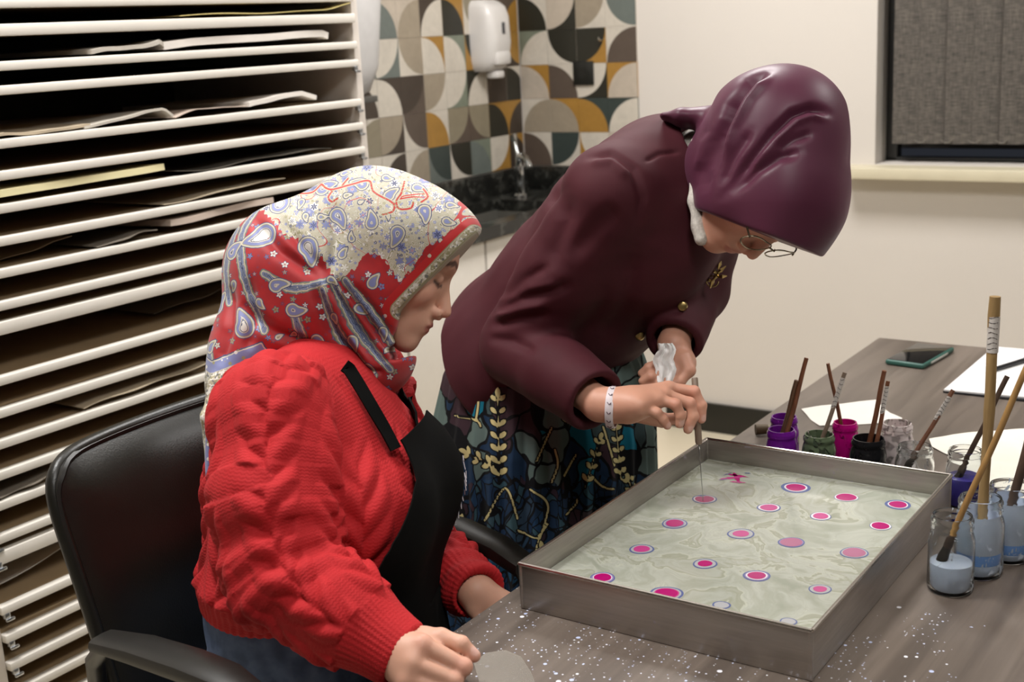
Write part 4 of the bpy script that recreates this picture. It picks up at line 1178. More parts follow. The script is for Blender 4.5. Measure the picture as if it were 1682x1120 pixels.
SCR = [[(534, 307), (552, 319), (585, 312), (614, 306), (624, 326), (654, 344), (655, 358), (638, 363)], [(670, 306), (667, 327), (660, 342), (666, 354), (683, 352), (686, 342)], [(556, 322), (550, 332), (556, 340), (566, 334)], [(580, 300), (572, 312)], [(470, 300), (490, 318), (520, 322), (534, 307)], [(700, 318), (708, 332), (698, 342)]]
scr = np.full(len(v), 99.0)
for s in SCR: d, t = seg_dist2(uv, smooth_line(s)); scr = np.minimum(scr, d)
def scarf_mat():
    t = NT('paisley_scarf'); A = lambda k: t.attr(k).outputs['Fac']
    uvn = t.n('CombineXYZ', X=A('su'), Y=A('sv'), Z=0.0)
    wob = t.math('MULTIPLY', t.math('SUBTRACT', t.noise(uvn, .09, 2), .5), 7.0)
    red, dred, cream, beige, olive, peri, navy, white = [srgb(x) for x in ('#b5181b', '#84111a', '#bfb8a6', '#a49b82', '#8f8a66', '#767ca8', '#3a4066', '#d4d0c8')]
    def step(x, e): return t.math('GREATER_THAN', x, e)
    def vor(scale, feat='F1', rnd_=1.0):
        nd = t.n('TexVoronoi', dict(feature=feat), Vector=uvn, Scale=scale, Randomness=rnd_); return nd
    def flowers(scale, n_, rnd_=.8):
        nd = t.n('TexVoronoi', Vector=uvn, Scale=scale, Randomness=rnd_)
        rel_ = t.n('VectorMath', dict(operation='SUBTRACT'), _0=uvn, _1=t.n('VectorMath', dict(operation='SCALE'), Vector=nd.outputs['Position'], Scale=1.0))
        sx = t.n('SeparateXYZ', Vector=rel_)
        th = t.math('ARCTAN2', sx.outputs[1], sx.outputs[0])
        c = t.n('SeparateColor', Color=nd.outputs['Color'])
        pet = t.math('MULTIPLY', t.math('COSINE', t.math('MULTIPLY_ADD', th, n_, t.math('MULTIPLY', c.outputs[0], 6.0))), .07)
        return t.math('SUBTRACT', nd.outputs['Distance'], pet), c
    v1 = vor(.055, 'F1', .75); c1 = t.n('SeparateColor', Color=v1.outputs['Color'])
    dotc = t.ramp(c1.outputs[0], [(0, cream), (.3, white), (.5, peri), (.75, olive)], 'CONSTANT')
    fd, fc = flowers(.062, 5.0)
    red_f = t.mix(t.noise(uvn, .05, 2), red, dred)
    red_f = t.mix(t.math('LESS_THAN', fd, .32), red_f, navy); red_f = t.mix(t.math('LESS_THAN', fd, .255), red_f, t.ramp(fc.outputs[1], [(0, cream), (.3, white), (.5, peri), (.75, olive)], 'CONSTANT')); red_f = t.mix(t.math('LESS_THAN', fd, .10), red_f, dred)
    # cream field: scrolls, flowers and small seeds
    v2 = vor(.085); c2 = t.n('SeparateColor', Color=v2.outputs['Color'])
    cr = t.mix(t.noise(uvn, .02, 2), cream, beige)
    ln = t.math('ABSOLUTE', t.math('SINE', t.math('MULTIPLY', t.noise(uvn, .020, 2, .5, 1.0), 42.0)))
    cr = t.mix(t.math('LESS_THAN', ln, .45), cr, white); cr = t.mix(t.math('LESS_THAN', ln, .22), cr, olive)
    gd, gc = flowers(.052, 6.0, .9); g2, g2c = flowers(.15, 5.0, 1.0)
    cr = t.mix(t.math('LESS_THAN', g2, .33), cr, t.ramp(g2c.outputs[1], [(0, peri), (.35, white), (.5, olive), (.68, peri), (.85, navy)], 'CONSTANT'))
    cr = t.mix(t.math('LESS_THAN', g2, .12), cr, t.ramp(g2c.outputs[2], [(0, white), (.6, red), (.8, cream)], 'CONSTANT'))
    cr = t.mix(t.math('LESS_THAN', gd, .43), cr, olive); cr = t.mix(t.math('LESS_THAN', gd, .40), cr, t.ramp(gc.outputs[1], [(0, white), (.4, peri), (.75, cream)], 'CONSTANT'))
    cr = t.mix(t.math('LESS_THAN', gd, .26), cr, t.ramp(gc.outputs[2], [(0, peri), (.35, white), (.6, red), (.78, navy)], 'CONSTANT')); cr = t.mix(t.math('LESS_THAN', gd, .10), cr, white); cr = t.mix(t.math('LESS_THAN', gd, .05), cr, red)
    ln2 = t.math('ABSOLUTE', t.math('SINE', t.math('MULTIPLY', t.noise(uvn, .008, 1, .5, .8), 20.0)))
    cr = t.mix(t.math('LESS_THAN', ln2, .045), cr, red)
    col = t.mix(step(t.math('ADD', A('zone'), wob), 0.0), red_f, cr)
    # stripes
    s_ = t.math('ADD', A('stripe'), t.math('MULTIPLY', wob, .9))
    stripe_c = t.ramp(t.math('DIVIDE', s_, 12.0), [(0, srgb('#6a7388')), (.10, navy), (.16, srgb('#7d86a0')), (.30, navy), (.35, cream), (.48, olive), (.60, srgb('#565d6c'))], 'CONSTANT')
    stripe_c = t.mix(t.math('LESS_THAN', g2, .14), stripe_c, cream)
    col = t.mix(t.math('LESS_THAN', s_, 8.6), col, stripe_c)
    # paisleys: ringed teardrops
    m_ = t.math('ADD', A('motif'), t.math('MULTIPLY', wob, .22))
    inner = t.mix(t.math('LESS_THAN', v2.outputs['Distance'], .26), white, t.ramp(c2.outputs[0], [(0, peri), (.5, navy), (.8, red)], 'CONSTANT'))
    pc = t.ramp(t.math('DIVIDE', t.math('MULTIPLY', m_, -1.0), 20.0), [(0, navy), (.06, cream), (.17, olive), (.22, peri), (.45, cream), (.52, navy), (.57, white)], 'CONSTANT')
    pc = t.mix(step(t.math('MULTIPLY', m_, -1.0), 11.5), pc, inner)
    col = t.mix(t.math('LESS_THAN', m_, 0.0), col, pc)
    sc_ = A('scroll'); col = t.mix(t.math('LESS_THAN', sc_, 2.9), col, cream); col = t.mix(t.math('LESS_THAN', sc_, 1.9), col, olive); col = t.mix(t.math('LESS_THAN', sc_, 1.35), col, red)
    # woven edge along the face and the lace / lavender band of the tail
    fine = vor(.30); lace = t.ramp(t.n('SeparateColor', Color=fine.outputs['Color']).outputs[0], [(0, beige), (.3, white), (.5, olive), (.62, srgb('#6c6a66')), (.75, cream)], 'CONSTANT')
    b_ = A('brim')
    brimc = t.ramp(t.math('DIVIDE', b_, 40.0), [(0, beige), (.05, olive), (.10, cream), (.34, olive), (.38, red)], 'CONSTANT')
    brimc = t.mix(t.math('LESS_THAN', t.math('ABSOLUTE', t.math('SUBTRACT', b_, 8.5)), 4.5), brimc, lace)
    brimc = t.mix(t.math('LESS_THAN', v1.outputs['Distance'], t.math('MULTIPLY', step(b_, 15.5), .17)), brimc, dotc)
    col = t.mix(t.math('LESS_THAN', b_, 27.0), col, brimc)
    tl = t.math('ADD', A('tail'), t.math('MULTIPLY', wob, .4))
    tc = t.ramp(t.math('DIVIDE', tl, 60.0), [(0, navy), (.03, cream), (.06, peri), (.33, cream), (.38, beige)], 'CONSTANT')
    tc = t.mix(step(tl, 21.0), tc, lace)
    tc = t.mix(t.math('MULTIPLY', t.math('LESS_THAN', v2.outputs['Distance'], .25), t.math('LESS_THAN', tl, 20.0)), tc, t.ramp(c2.outputs[2], [(0, white), (.5, red), (.75, olive)], 'CONSTANT'))
    col = t.mix(step(tl, 0.0), col, tc)
    wv = t.noise(t.obj(), 900, 2); t.bump(wv, .15, .0004)
    return t.fin(col, .62, Sheen_Weight=.15)
M_scarf = scarf_mat()
to_obj('headscarf', v, q, M_scarf, P1, attrs=dict(su=uv[:, 0], sv=uv[:, 1], zone=zone, brim=bA, tail=tail, motif=md, stripe=sd_, scroll=scr), fill=True)
# ------------------------------------------------------------------ the standing person bending over the tray
P2 = thing('person', (-1.22, 1.86, 0), 'standing person in plum jacket and headscarf bending over the metal tray', 'person', 'people at the marbling tray')
HIP2 = P(872, 640, 2.30); NK2 = P(1118, 275, 2.03)
AX_T = unit(NK2-HIP2); LAT2 = unit(V(-.10, 1, 0)); FR2 = unit(np.cross(LAT2, AX_T))
if FR2[2] > 0: FR2 = -FR2                      # chest faces down and forward
def T2(t, f=0, s=0): return HIP2+(NK2-HIP2)*t+FR2*f+LAT2*s
SH2_R, EL2_R, WR2_R = P(1005, 322, 1.93), P(853, 566, 2.06), P(985, 664, 1.895)
SH2_L, EL2_L, WR2_L = T2(.86, .0, .165), P(1138, 474, 2.14), P(1106, 566, 2.02)
# head frame, in the picture's right / up / toward axes
def cv(r, u, t): return unit(_R*r+_U*u-_F*t)
lft2 = cv(.66, -.16, -.73); up2 = cv(.70, .14, .62); up2 = unit(up2-lft2*(up2@lft2))
fw2 = np.cross(up2, -lft2)
if fw2@_U > 0: fw2 = -fw2
AX2 = np.array([np.cross(fw2, up2), fw2, up2]); S2 = 1.0
O2 = P(1231, 428, 1.868)-S2*(.116*fw2-.042*up2)
def H2(x, y, z): return O2+S2*(x*AX2[0]+y*AX2[1]+z*AX2[2])
def hand_right2():
    W = WR2_R; o = []
    D = [1.905, 1.888, 1.872, 1.856]                      # index .. little
    mcp = [P(1098, 637, D[0]), P(1092, 648, D[1]), P(1082, 656, D[2]), P(1050, 668, D[3])]
    pip = [P(1140, 643, D[0]), P(1133, 662, D[1]), P(1110, 664, D[2]-.006), P(1079, 678, D[3]-.002)]
    dip = [P(1152, 666, D[0]), P(1139, 684, D[1]), P(1118, 682, D[2]-.004), P(1089, 689, D[3])]
    tip = [P(1152, 688, D[0]), P(1130, 705, D[1]), P(1116, 696, D[2]), P(1096, 699, D[3]+.004)]
    pal = P(1030, 668, 1.882)
    o += chain([W, pal], [.023, .026], .015)
    for i in range(4): o += chain([W+(pal-W)*.5, mcp[i]], [.020, .0115], .012)
    o += [ell(P(1045, 662, 1.882), (.034, .022, .036), np.array([_R, _U, _F]), .015)]
    for i in range(4):
        r = (.0092, .0092, .0088, .0080)[i]; o += finger([mcp[i], pip[i], dip[i], tip[i]], r, r*.80, .0026)
    th = [P(1052, 676, 1.915), P(1088, 690, 1.932), P(1122, 686, 1.934), P(1142, 680, 1.930)]
    o += chain(th[:2], [.018, .012], .01); o += finger(th[1:], .0100, .0078, .003)
    return o
def hand_left2():
    W = WR2_L; o = []
    pal = P(1118, 596, 2.015)
    o += chain([W, pal], [.023, .024], .012)
    mcp = [P(1122, 612, 1.995), P(1112, 614, 1.985), P(1098, 606, 1.985), P(1088, 594, 1.99)]
    pip = [P(1098, 632, 1.985), P(1082, 630, 1.972), P(1070, 618, 1.972), P(1066, 604, 1.98)]
    tip = [P(1072, 640, 1.985), P(1060, 636, 1.978), P(1055, 626, 1.978), P(1054, 613, 1.985)]
    for i in range(4):
        o += chain([pal, mcp[i]], [.018, .011], .01); o += finger([mcp[i], pip[i], tip[i]], .0088, .0066, .0026)
    th = [P(1122, 592, 1.992), P(1131, 608, 1.98), P(1116, 626, 1.975), P(1102, 632, 1.972)]
    o += chain(th[:2], [.016, .012], .01); o += finger(th[1:], .0105, .008, .003)
    return o
NECK2 = [H2(0, -.025, -.045), T2(.98)]
FT_R, FT_L = P(893, 720, 2.29)*V(1, 1, 0)+V(0, -.11, .06), P(893, 720, 2.29)*V(1, 1, 0)+V(0, .11, .06)
def torso2(off, k=1.0):
    return loft([T2(-.12, -.045*k), T2(.15, -.042*k), T2(.45, -.022*k), T2(.72, -.005), T2(.88), T2(.98)], [.185+off, .180+off, .165+off, .178+off, .165+off, .09+off],
                [.135+off, .130+off, .126+off, .126+off, .105+off, .07+off], LAT2, .03)
body = head_prims(O2, AX2, S2)+chain(NECK2, [.043, .046], .02)+torso2(-.035, -.2)
body += chain([SH2_R, EL2_R, WR2_R], [.045, .036, .024], .02)+chain([SH2_L, EL2_L, WR2_L], [.045, .036, .024], .02)
for s, ft in ((-.09, FT_R), (.09, FT_L)):
    hp = HIP2+LAT2*s+V(0, 0, -.03)
    body += chain([hp, (hp+ft)/2+V(.01, 0, .02), ft+V(0, 0, .03)], [.085, .055, .038], .03)+chain([ft, ft+V(.13, 0, -.02)], [.035, .028], .02)
body += hand_right2()+hand_left2()
v, q = sdf_mesh(body, .0026*QH)
cl = head_colors(v, O2, AX2, S2, (.58, .30, .205), lip=(.40, .14, .11), brow=(.10, .06, .04), brow_amt=.7)
for c, r in [(P(1140, 643, 1.90), .016), (P(1133, 662, 1.885), .014), (P(1110, 664, 1.86), .014), (P(1096, 699, 1.855), .012), (P(1152, 688, 1.9), .012)]:
    m = .35*np.clip(1-_nrm(v-c)/r, 0, 1)[:, None]; cl = cl*(1-m)+np.array((.62, .22, .16))*m
for tp_, pv_, D_ in (((1096, 699), (1089, 689), 1.860), ((1116, 696), (1118, 682), 1.870), ((1130, 705), (1139, 684), 1.888), ((1152, 688), (1152, 666), 1.905)):
    cl = nail_tint(cl, v, P(tp_[0], tp_[1], D_), P(pv_[0], pv_[1], D_), unit(-_F*.8+_R*.6), .0064)
to_obj('body', v, q, skin_mat('skin_standing'), P2, cols=dict(Col=cl))
# ---- jacket
def cloth(name, c0, c1, rough=.7, sheen=.2, ws=1200, bump=.12, **kw):
    t = NT(name); t.b.inputs['Specular IOR Level'].default_value = .3; a = t.noise(t.obj(), 14, 3); b = t.noise(t.obj(), ws, 2); t.bump(b, bump, .0004)
    return t.fin(t.mix(a, srgb(c0), srgb(c1)), rough, Sheen_Weight=sheen, Sheen_Roughness=.45, **kw)
M_jacket = cloth('plum_knit', '#3a0f18', '#46151e', .75, .03, Sheen_Tint=srgb('#a86a72'))
jk = torso2(.016)+[ell(T2(.80, .075, s), (.07,)*3, None, .05) for s in (-.07, .07)]
jk += [rc(T2(.93, -.02, -.03), SH2_R, .074, .074, .05), rc(T2(.93, -.02, .03), SH2_L, .074, .07, .05)]
# flared peplum below the waist
jk += [ecap(T2(.10, -.035), T2(-.16, -.055), .195, .145, .225, .182, LAT2, .04)]
hemn = unit(AX_T+.30*FR2).astype(np.float32); hem0 = P(806, 640, 2.2).astype(np.float32)
hemc = T2(-.3); hemc = (hemc-hemn*float((hemc-hem0)@hemn+.2)).astype(np.float32)
jk += [custom(lambda p: (p-hem0)@hemn, hemc, .42, .006, 's')]
jk += [ecap(hemc+hemn*.12, hemc+hemn*.24, .180, .125, .165, .11, LAT2, .006, 's')]
jk += chain([SH2_R, (SH2_R+EL2_R)/2, EL2_R], [.076, .071, .064], .014)+chain([EL2_R, (EL2_R+WR2_R)/2, WR2_R], [.064, .058, .049], .012)
jk += chain([SH2_L, EL2_L], [.072, .058], .03)+chain([EL2_L, WR2_L], [.056, .046], .02)
jk += cuff_cut(WR2_R+unit(WR2_R-EL2_R)*-.012, EL2_R, .038)+cuff_cut(WR2_L+unit(WR2_L-EL2_L)*-.006, EL2_L, .034)
# neckline
jk += [ecap(T2(.95, .02), T2(1.25, .03), .062, .052, .075, .07, LAT2, .008, 's')]
v, q = sdf_mesh(jk, .0030*QH); v = relax(v, q, 3); n = vnormals(v, q)
uv = plane_px(v, 2.0)
def in_px(pts, D, D0): return [tuple(plane_px(P(x, y, D)[None], D0)[0]) for x, y in pts]
near = (n@-_F > -.2).astype(float)*((v-CAM)@_F < 2.16)
JF = [([(958, 262), (1000, 255), (1035, 285), (1050, 330), (1046, 375)], 7, -.007, 1.9), ([(968, 272), (1004, 270), (1028, 300)], 8, .005, 1.9), ([(1056, 270), (1080, 255), (1118, 248)], 3.5, -.004, 1.92),
      ([(815, 510), (850, 490), (900, 480), (940, 470)], 10, -.009, 2.0), ([(805, 535), (850, 525), (905, 520)], 9, -.007, 2.0), ([(820, 490), (860, 460), (900, 440)], 9, -.006, 2.0), ([(800, 555), (840, 560), (880, 575)], 9, -.006, 2.0),
      ([(825, 498), (870, 478), (920, 470)], 7, .006, 2.0), ([(810, 523), (850, 510), (900, 500)], 7, .006, 2.0), ([(930, 430), (975, 380), (1010, 350)], 16, -.006, 1.95), ([(865, 470), (905, 400), (935, 330)], 14, -.005, 1.97),
      ([(905, 300), (925, 370), (900, 450)], 14, -.007, 2.0), ([(1040, 420), (1030, 500), (1000, 560)], 16, -.006, 1.95)]
for pts, w_, dp, D in JF: v = fold(v, n, uv, in_px(pts, D, 2.0), w_, dp, True, near)
dW, tW = seg_dist2(v, [SH2_R, EL2_R, WR2_R])
v = v+n*(.0035*vnoise(v*22, 21)+.0015*vnoise(v*55, 22))[:, None]
v = relax(v, q, 1, .4)
to_obj('jacket', v, q, M_jacket, P2)
# blouse collar showing at the neck
M_lace = simple('white_lace', '#c9c2b8', .8, var=.25, nscale=260, bump=.4, bscale=300)
bl_ = [ecap(T2(.84, .01), T2(1.06, .02), .078, .068, .062, .052, LAT2, .02), rc(P(1139, 330, 1.908), P(1152, 392, 1.900), .0075, .011, .01), rc(P(1141, 232, 1.918), P(1139, 330, 1.908), .0065, .0075, .01), ecap(P(1150, 372, 1.905), P(1160, 384, 1.900), .012, .012, .006, .006, _F, .01)]
vv, qq = sdf_mesh(bl_, .004*QH); to_obj('blouse', vv, qq, M_lace, P2)
# brooch and gilt buttons
M_gold = NT('antique_gold').fin(srgb('#b8a06a'), .28, 1.0)
def surf_pt(x, y, D0, D1_, prims):
    for D in np.arange(D0, D1_, .002):
        p = P(x, y, D)
        if float(sdf_eval(prims, p[None])[0]) < .003: return p
    return P(x, y, (D0+D1_)/2)
for (x, y) in ((1121, 503), (1051, 551)):
    c = surf_pt(x, y, 1.85, 2.3, jk); vd = unit(CAM-c); sd = unit(np.cross(vd, UPZ)); u_ = np.cross(sd, vd)
    b = MB().lathe([(0, -.004), (.006, -.004), (.0085, 0), (.007, .004), (0, .006)], seg=14)
    o = wpart(b, 'button', M_gold, P2); M4 = Matrix(((sd[0], u_[0], vd[0], c[0]), (sd[1], u_[1], vd[1], c[1]), (sd[2], u_[2], vd[2], c[2]), (0, 0, 0, 1)))
    o.data.transform(M4)
c = surf_pt(1176, 450, 1.82, 2.2, jk); vd = unit(CAM-c)
b = MB()
for k, (dx, dy, l, a) in enumerate([(-6, 14, .020, 1.2), (0, 4, .022, .9), (8, -6, .022, .7), (-2, -4, .018, 2.2), (10, 4, .016, .1), (-12, 10, .016, 2.6), (6, -16, .018, 1.3)]):
    p = P(1176+dx, 450+dy, (c-CAM)@_F-.004); d = _R*math.cos(a)+_U*math.sin(a)
    b.tube([tuple(p-d*l*.5), tuple(p-vd*-.003), tuple(p+d*l*.5)], [.0008, .0036, .0006], 6)
b.tube([tuple(P(1176+10*math.cos(a)-6, 450+9*math.sin(a)+12, (c-CAM)@_F-.004)) for a in np.linspace(0, 5.6, 12)], .0012, 6)
wpart(b, 'brooch', M_gold, P2)
# ---- bracelet: white band with dark marks
M_band = simple('bracelet_white', '#d8cdd0', .5)
bc = P(1006, 669, 1.889); bd = unit(P(1040, 668, 1.882)-WR2_R); bx = unit(np.cross(bd, _F)); by = np.cross(bd, bx)
rows = []
for k in range(28):
    a = 2*math.pi*k/28; e = bx*math.cos(a)*.0300+by*math.sin(a)*.0290
    rows.append([tuple(bc+e*(1.03)-bd*.0062), tuple(bc+e*1.07), tuple(bc+e*1.03+bd*.0062)])
rows.append(rows[0])
br = wpart(MB().grid(rows, .002), 'bracelet', M_band, P2)
mk = MB()
for k in range(0, 28, 2):
    a = 2*math.pi*k/28; e = (bx*math.cos(a)*.0300+by*math.sin(a)*.0290)*1.075; c = bc+e; t_ = unit(-bx*math.sin(a)*.0335+by*math.cos(a)*.029)
    mk.tube([tuple(c-bd*.003-t_*.0015), tuple(c+t_*.002), tuple(c+bd*.003-t_*.001), tuple(c+bd*.002+t_*.0015)], .0007, 4)
wpart(mk, 'bracelet_marks', simple('bracelet_print', '#5d4650', .6), P2)
# ---- glasses
M_wire = NT('glasses_metal').fin(srgb('#8f8672'), .25, 1.0)
tl_ = NT('lens_glass'); M_lens = tl_.fin(srgb('#ffffff'), .02, Transmission_Weight=1.0, IOR=1.08, Alpha=.35)
gl = MB()
def lens_ring(sx):
    out = []
    for k in range(28):
        a = 2*math.pi*k/28; cx, cz = math.cos(a), math.sin(a)
        x = .034*sx+.0265*abs(cx)**.75*np.sign(cx); z = -.004+.0175*abs(cz)**.8*np.sign(cz)
        out.append(tuple(H2(x, .106-.22*max(0, abs(x)-.03)**1.2*2, z-.006)))
    return out
for sx in (-1, 1): gl.tube(lens_ring(sx), .0011, 6, closed=True)
gl.tube([tuple(H2(-.0085, .105, -.004)), tuple(H2(0, .110, .0)), tuple(H2(.0085, .105, -.004))], .0013, 6)
for sx in (-1, 1): gl.tube([tuple(H2(.061*sx, .102, -.004)), tuple(H2(.070*sx, .092, -.002)), tuple(H2(.078*sx, .03, .002)), tuple(H2(.080*sx, -.03, .0))], .0014, 6)
go = wpart(gl, 'glasses', M_wire, P2)
for sx in (-1, 1):
    m = MB(); r = lens_ring(sx); bv = [m.bm.verts.new(p) for p in r]; m.bm.faces.new(bv)
    o = m.build('lens', M_lens); o.parent = go; o.matrix_parent_inverse = go.matrix_parent_inverse.copy(); o.matrix_parent_inverse = Matrix.Identity(4)
# ---- plum satin headscarf
M_plum = cloth('plum_satin', '#481f31', '#522538', .46, .15, 900, .10, Sheen_Tint=srgb('#c79ab0'))
hj = [ell(H2(0, -.025, .022), (.090, .112, .092), AX2, .03), ell(H2(0, .040, .036), (.083, .085, .066), AX2, .05), ell(H2(0, -.085, .034), (.078, .074, .078), AX2, .06)]
hj += [rc(H2(0, -.02, -.02), H2(0, -.045, -.072), .082, .062, .05), rc(H2(0, -.080, -.01), P(1200, 258, 1.955), .078, .044, .05), rc(P(1186, 300, 1.925), P(1182, 348, 1.885), .040, .026, .04)]
hj += [ell(H2(0, .028, -.032), (.083, .062, .074), AX2, .03)]
hj += [ecap(H2(0, .06, .024), H2(0, .14, .010), .076, .060, .060, .038, AX2[0], .03)]
AX2f = AX2.astype(np.float32); O2f = O2.astype(np.float32)
def brim_cut(p):
    q = (p-O2f)@AX2f.T; y, z = q[..., 1], q[..., 2]
    # plane through (y,z) = (.136,.052) and (.068,-.070), keeping what lies behind
    n_ = np.array([.122, -.068]); n_ = n_/np.linalg.norm(n_)
    d = (y-.116)*n_[0]+(z-.045)*n_[1]
    return -d
hj += [custom(brim_cut, H2(0, .16, -.02), .20, .004, 's')]
# the tucked tail lying on the collar
hj += [ecap(P(1165, 196, 1.945), P(1122, 194, 1.955), .034, .020, .034, .014, _F, .015), ecap(P(1122, 194, 1.955), P(1092, 193, 1.965), .034, .012, .026, .006, _F, .01)]
v, q = sdf_mesh(hj, .0026*QH); v = relax(v, q, 3); n = vnormals(v, q)
uv = plane_px(v, 1.87)
def c7(L_): return [(1000+x/2.8, 80+y/2.8) for x, y in L_]
near = np.clip((n@-_F)*3+.6, 0, 1)
HF = [(c7([(700, 135), (620, 185), (540, 290), (490, 420), (460, 600)]), 8, -.010), (c7([(700, 160), (600, 270), (530, 400), (490, 540)]), 7, .006), (c7([(940, 352), (860, 335), (780, 360), (690, 440), (590, 560), (490, 700)]), 8, -.010),
      (c7([(930, 372), (850, 358), (780, 390), (680, 480), (580, 600)]), 7, .006), (c7([(800, 525), (710, 545), (620, 600), (520, 700)]), 8, -.008),
      (c7([(860, 440), (780, 470), (700, 520)]), 7, -.004), (c7([(560, 260), (470, 400), (430, 560), (425, 680)]), 8, -.007), (c7([(520, 300), (445, 430), (412, 560)]), 6, .005), (c7([(600, 420), (540, 520), (480, 660)]), 7, -.005), (c7([(1110, 240), (1090, 420), (1060, 600)]), 12, -.003)]
for pts, w_, dp in HF: v = fold(v, n, uv, pts, w_, dp*1.25, True, near)
v = v+n*(.002*vnoise(v*24, 31))[:, None]; v = relax(v, q, 1, .4)
to_obj('headscarf', v, q, M_plum, P2)
# ---- pleated skirt
SK = [(1.03, .135, .110), (.97, .165, .145), (.90, .19, .175), (.80, .205, .195), (.66, .208, .20), (.48, .215, .21), (.28, .24, .225), (.06, .27, .255)]
SC2 = P(893, 720, 2.29)*V(1, 1, 0)
nu, nv = 420, 250; rows = []; su = []; sv = []
rs = np.random.RandomState(4)
for j in range(nv):
    z = 1.03-(1.03-.05)*j/(nv-1)
    a_, b_ = np.interp(-z, [-s[0] for s in SK], [s[1] for s in SK]), np.interp(-z, [-s[0] for s in SK], [s[2] for s in SK])
    ph = np.linspace(0, 2*np.pi, nu, endpoint=False)
    am = .003+.014*min(1, max(0, (.9-z)/.5))
    pl = am*(np.abs(((ph*30/np.pi/2+.12*np.sin(ph*5)) % 1)-.5)*4-1)+.010*np.sin(ph*5+z*2)*min(1, (1.03-z)*2)
    r = 1+pl/.2
    cx = SC2[0]+.02*np.clip((z-.7)/.3, 0, 1)
    rows.append(np.stack([cx+b_*r*np.cos(ph), SC2[1]+a_*r*np.sin(ph), np.full(nu, z)], 1)); su.append(ph*.2); sv.append(np.full(nu, z))
v = np.concatenate(rows); su = np.concatenate(su); sv = np.concatenate(sv)
jx, ix = np.meshgrid(np.arange(nv-1), np.arange(nu), indexing='ij'); i2 = (ix+1) % nu
q = np.stack([jx*nu+ix, (jx+1)*nu+ix, (jx+1)*nu+i2, jx*nu+i2], -1).reshape(-1, 4)
# pattern: leaf sprays, curved cream lines, flat leaf shapes
uvp = plane_px(v, 2.12)
def leaf(p, c, l, w, a):
    x = (p[:, 0]-c[0])*math.cos(a)+(p[:, 1]-c[1])*math.sin(a); y = -(p[:, 0]-c[0])*math.sin(a)+(p[:, 1]-c[1])*math.cos(a)
    t = np.clip(x/l, -1, 1)
    return np.maximum(np.abs(y)-w*(1-t*t)*(1+.25*t), np.abs(x)-l)
spr = np.full(len(v), 99.0)
def spray(base, tip, n_, ll, ww):
    global spr
    b, t = np.array(base, float), np.array(tip, float); d = t-b; an = math.atan2(d[1], d[0])
    for k in range(n_):
        u = (k+.5)/n_; c = b+d*u
        for s in (-1, 1):
            a = an+s*.75; cc = c+np.array([math.cos(a), math.sin(a)])*ll*1.05
            spr = np.minimum(spr, leaf(uvp, cc, ll*(1-.25*u), ww*(1-.2*u), a))
    spr = np.minimum(spr, leaf(uvp, t+d/np.linalg.norm(d)*ll*.6, ll, ww, an))
    dd, _ = seg_dist2(uvp, [b, t]); spr = np.minimum(spr, dd-1.0)
for b_, t_, n_, l_, w_ in [((820, 790), (818, 650), 7, 10, 4.6), ((815, 765), (765, 745), 3, 9, 4.2), ((760, 900), (728, 790), 5, 9, 4), ((1022, 790), (1012, 700), 5, 8, 4), ((905, 990), (890, 900), 5, 9, 4), ((960, 800), (985, 720), 4, 8, 4), ((1055, 850), (1035, 790), 4, 8, 4), ((860, 1010), (800, 980), 5, 9, 4), ((930, 700), (935, 640), 4, 8, 3.6)]:
    spray(b_, t_, n_, l_, w_)
LN = [[(755, 560), (752, 640)], [(763, 625), (785, 650), (782, 690)], [(745, 685), (782, 690), (790, 700)], [(905, 700), (880, 755)], [(910, 735), (915, 760), (905, 790)], [(945, 745), (925, 780)], [(930, 845), (945, 830), (948, 820)], [(990, 700), (1010, 765)], [(795, 860), (830, 800), (850, 850)], [(880, 900), (900, 830), (870, 800)],
      [(970, 780), (990, 800), (1010, 805)], [(850, 870), (880, 880), (900, 860)], [(735, 830), (750, 870), (740, 900)]]
ln = np.full(len(v), 99.0)
for L_ in LN: d, _ = seg_dist2(uvp, smooth_line(L_)); ln = np.minimum(ln, d)
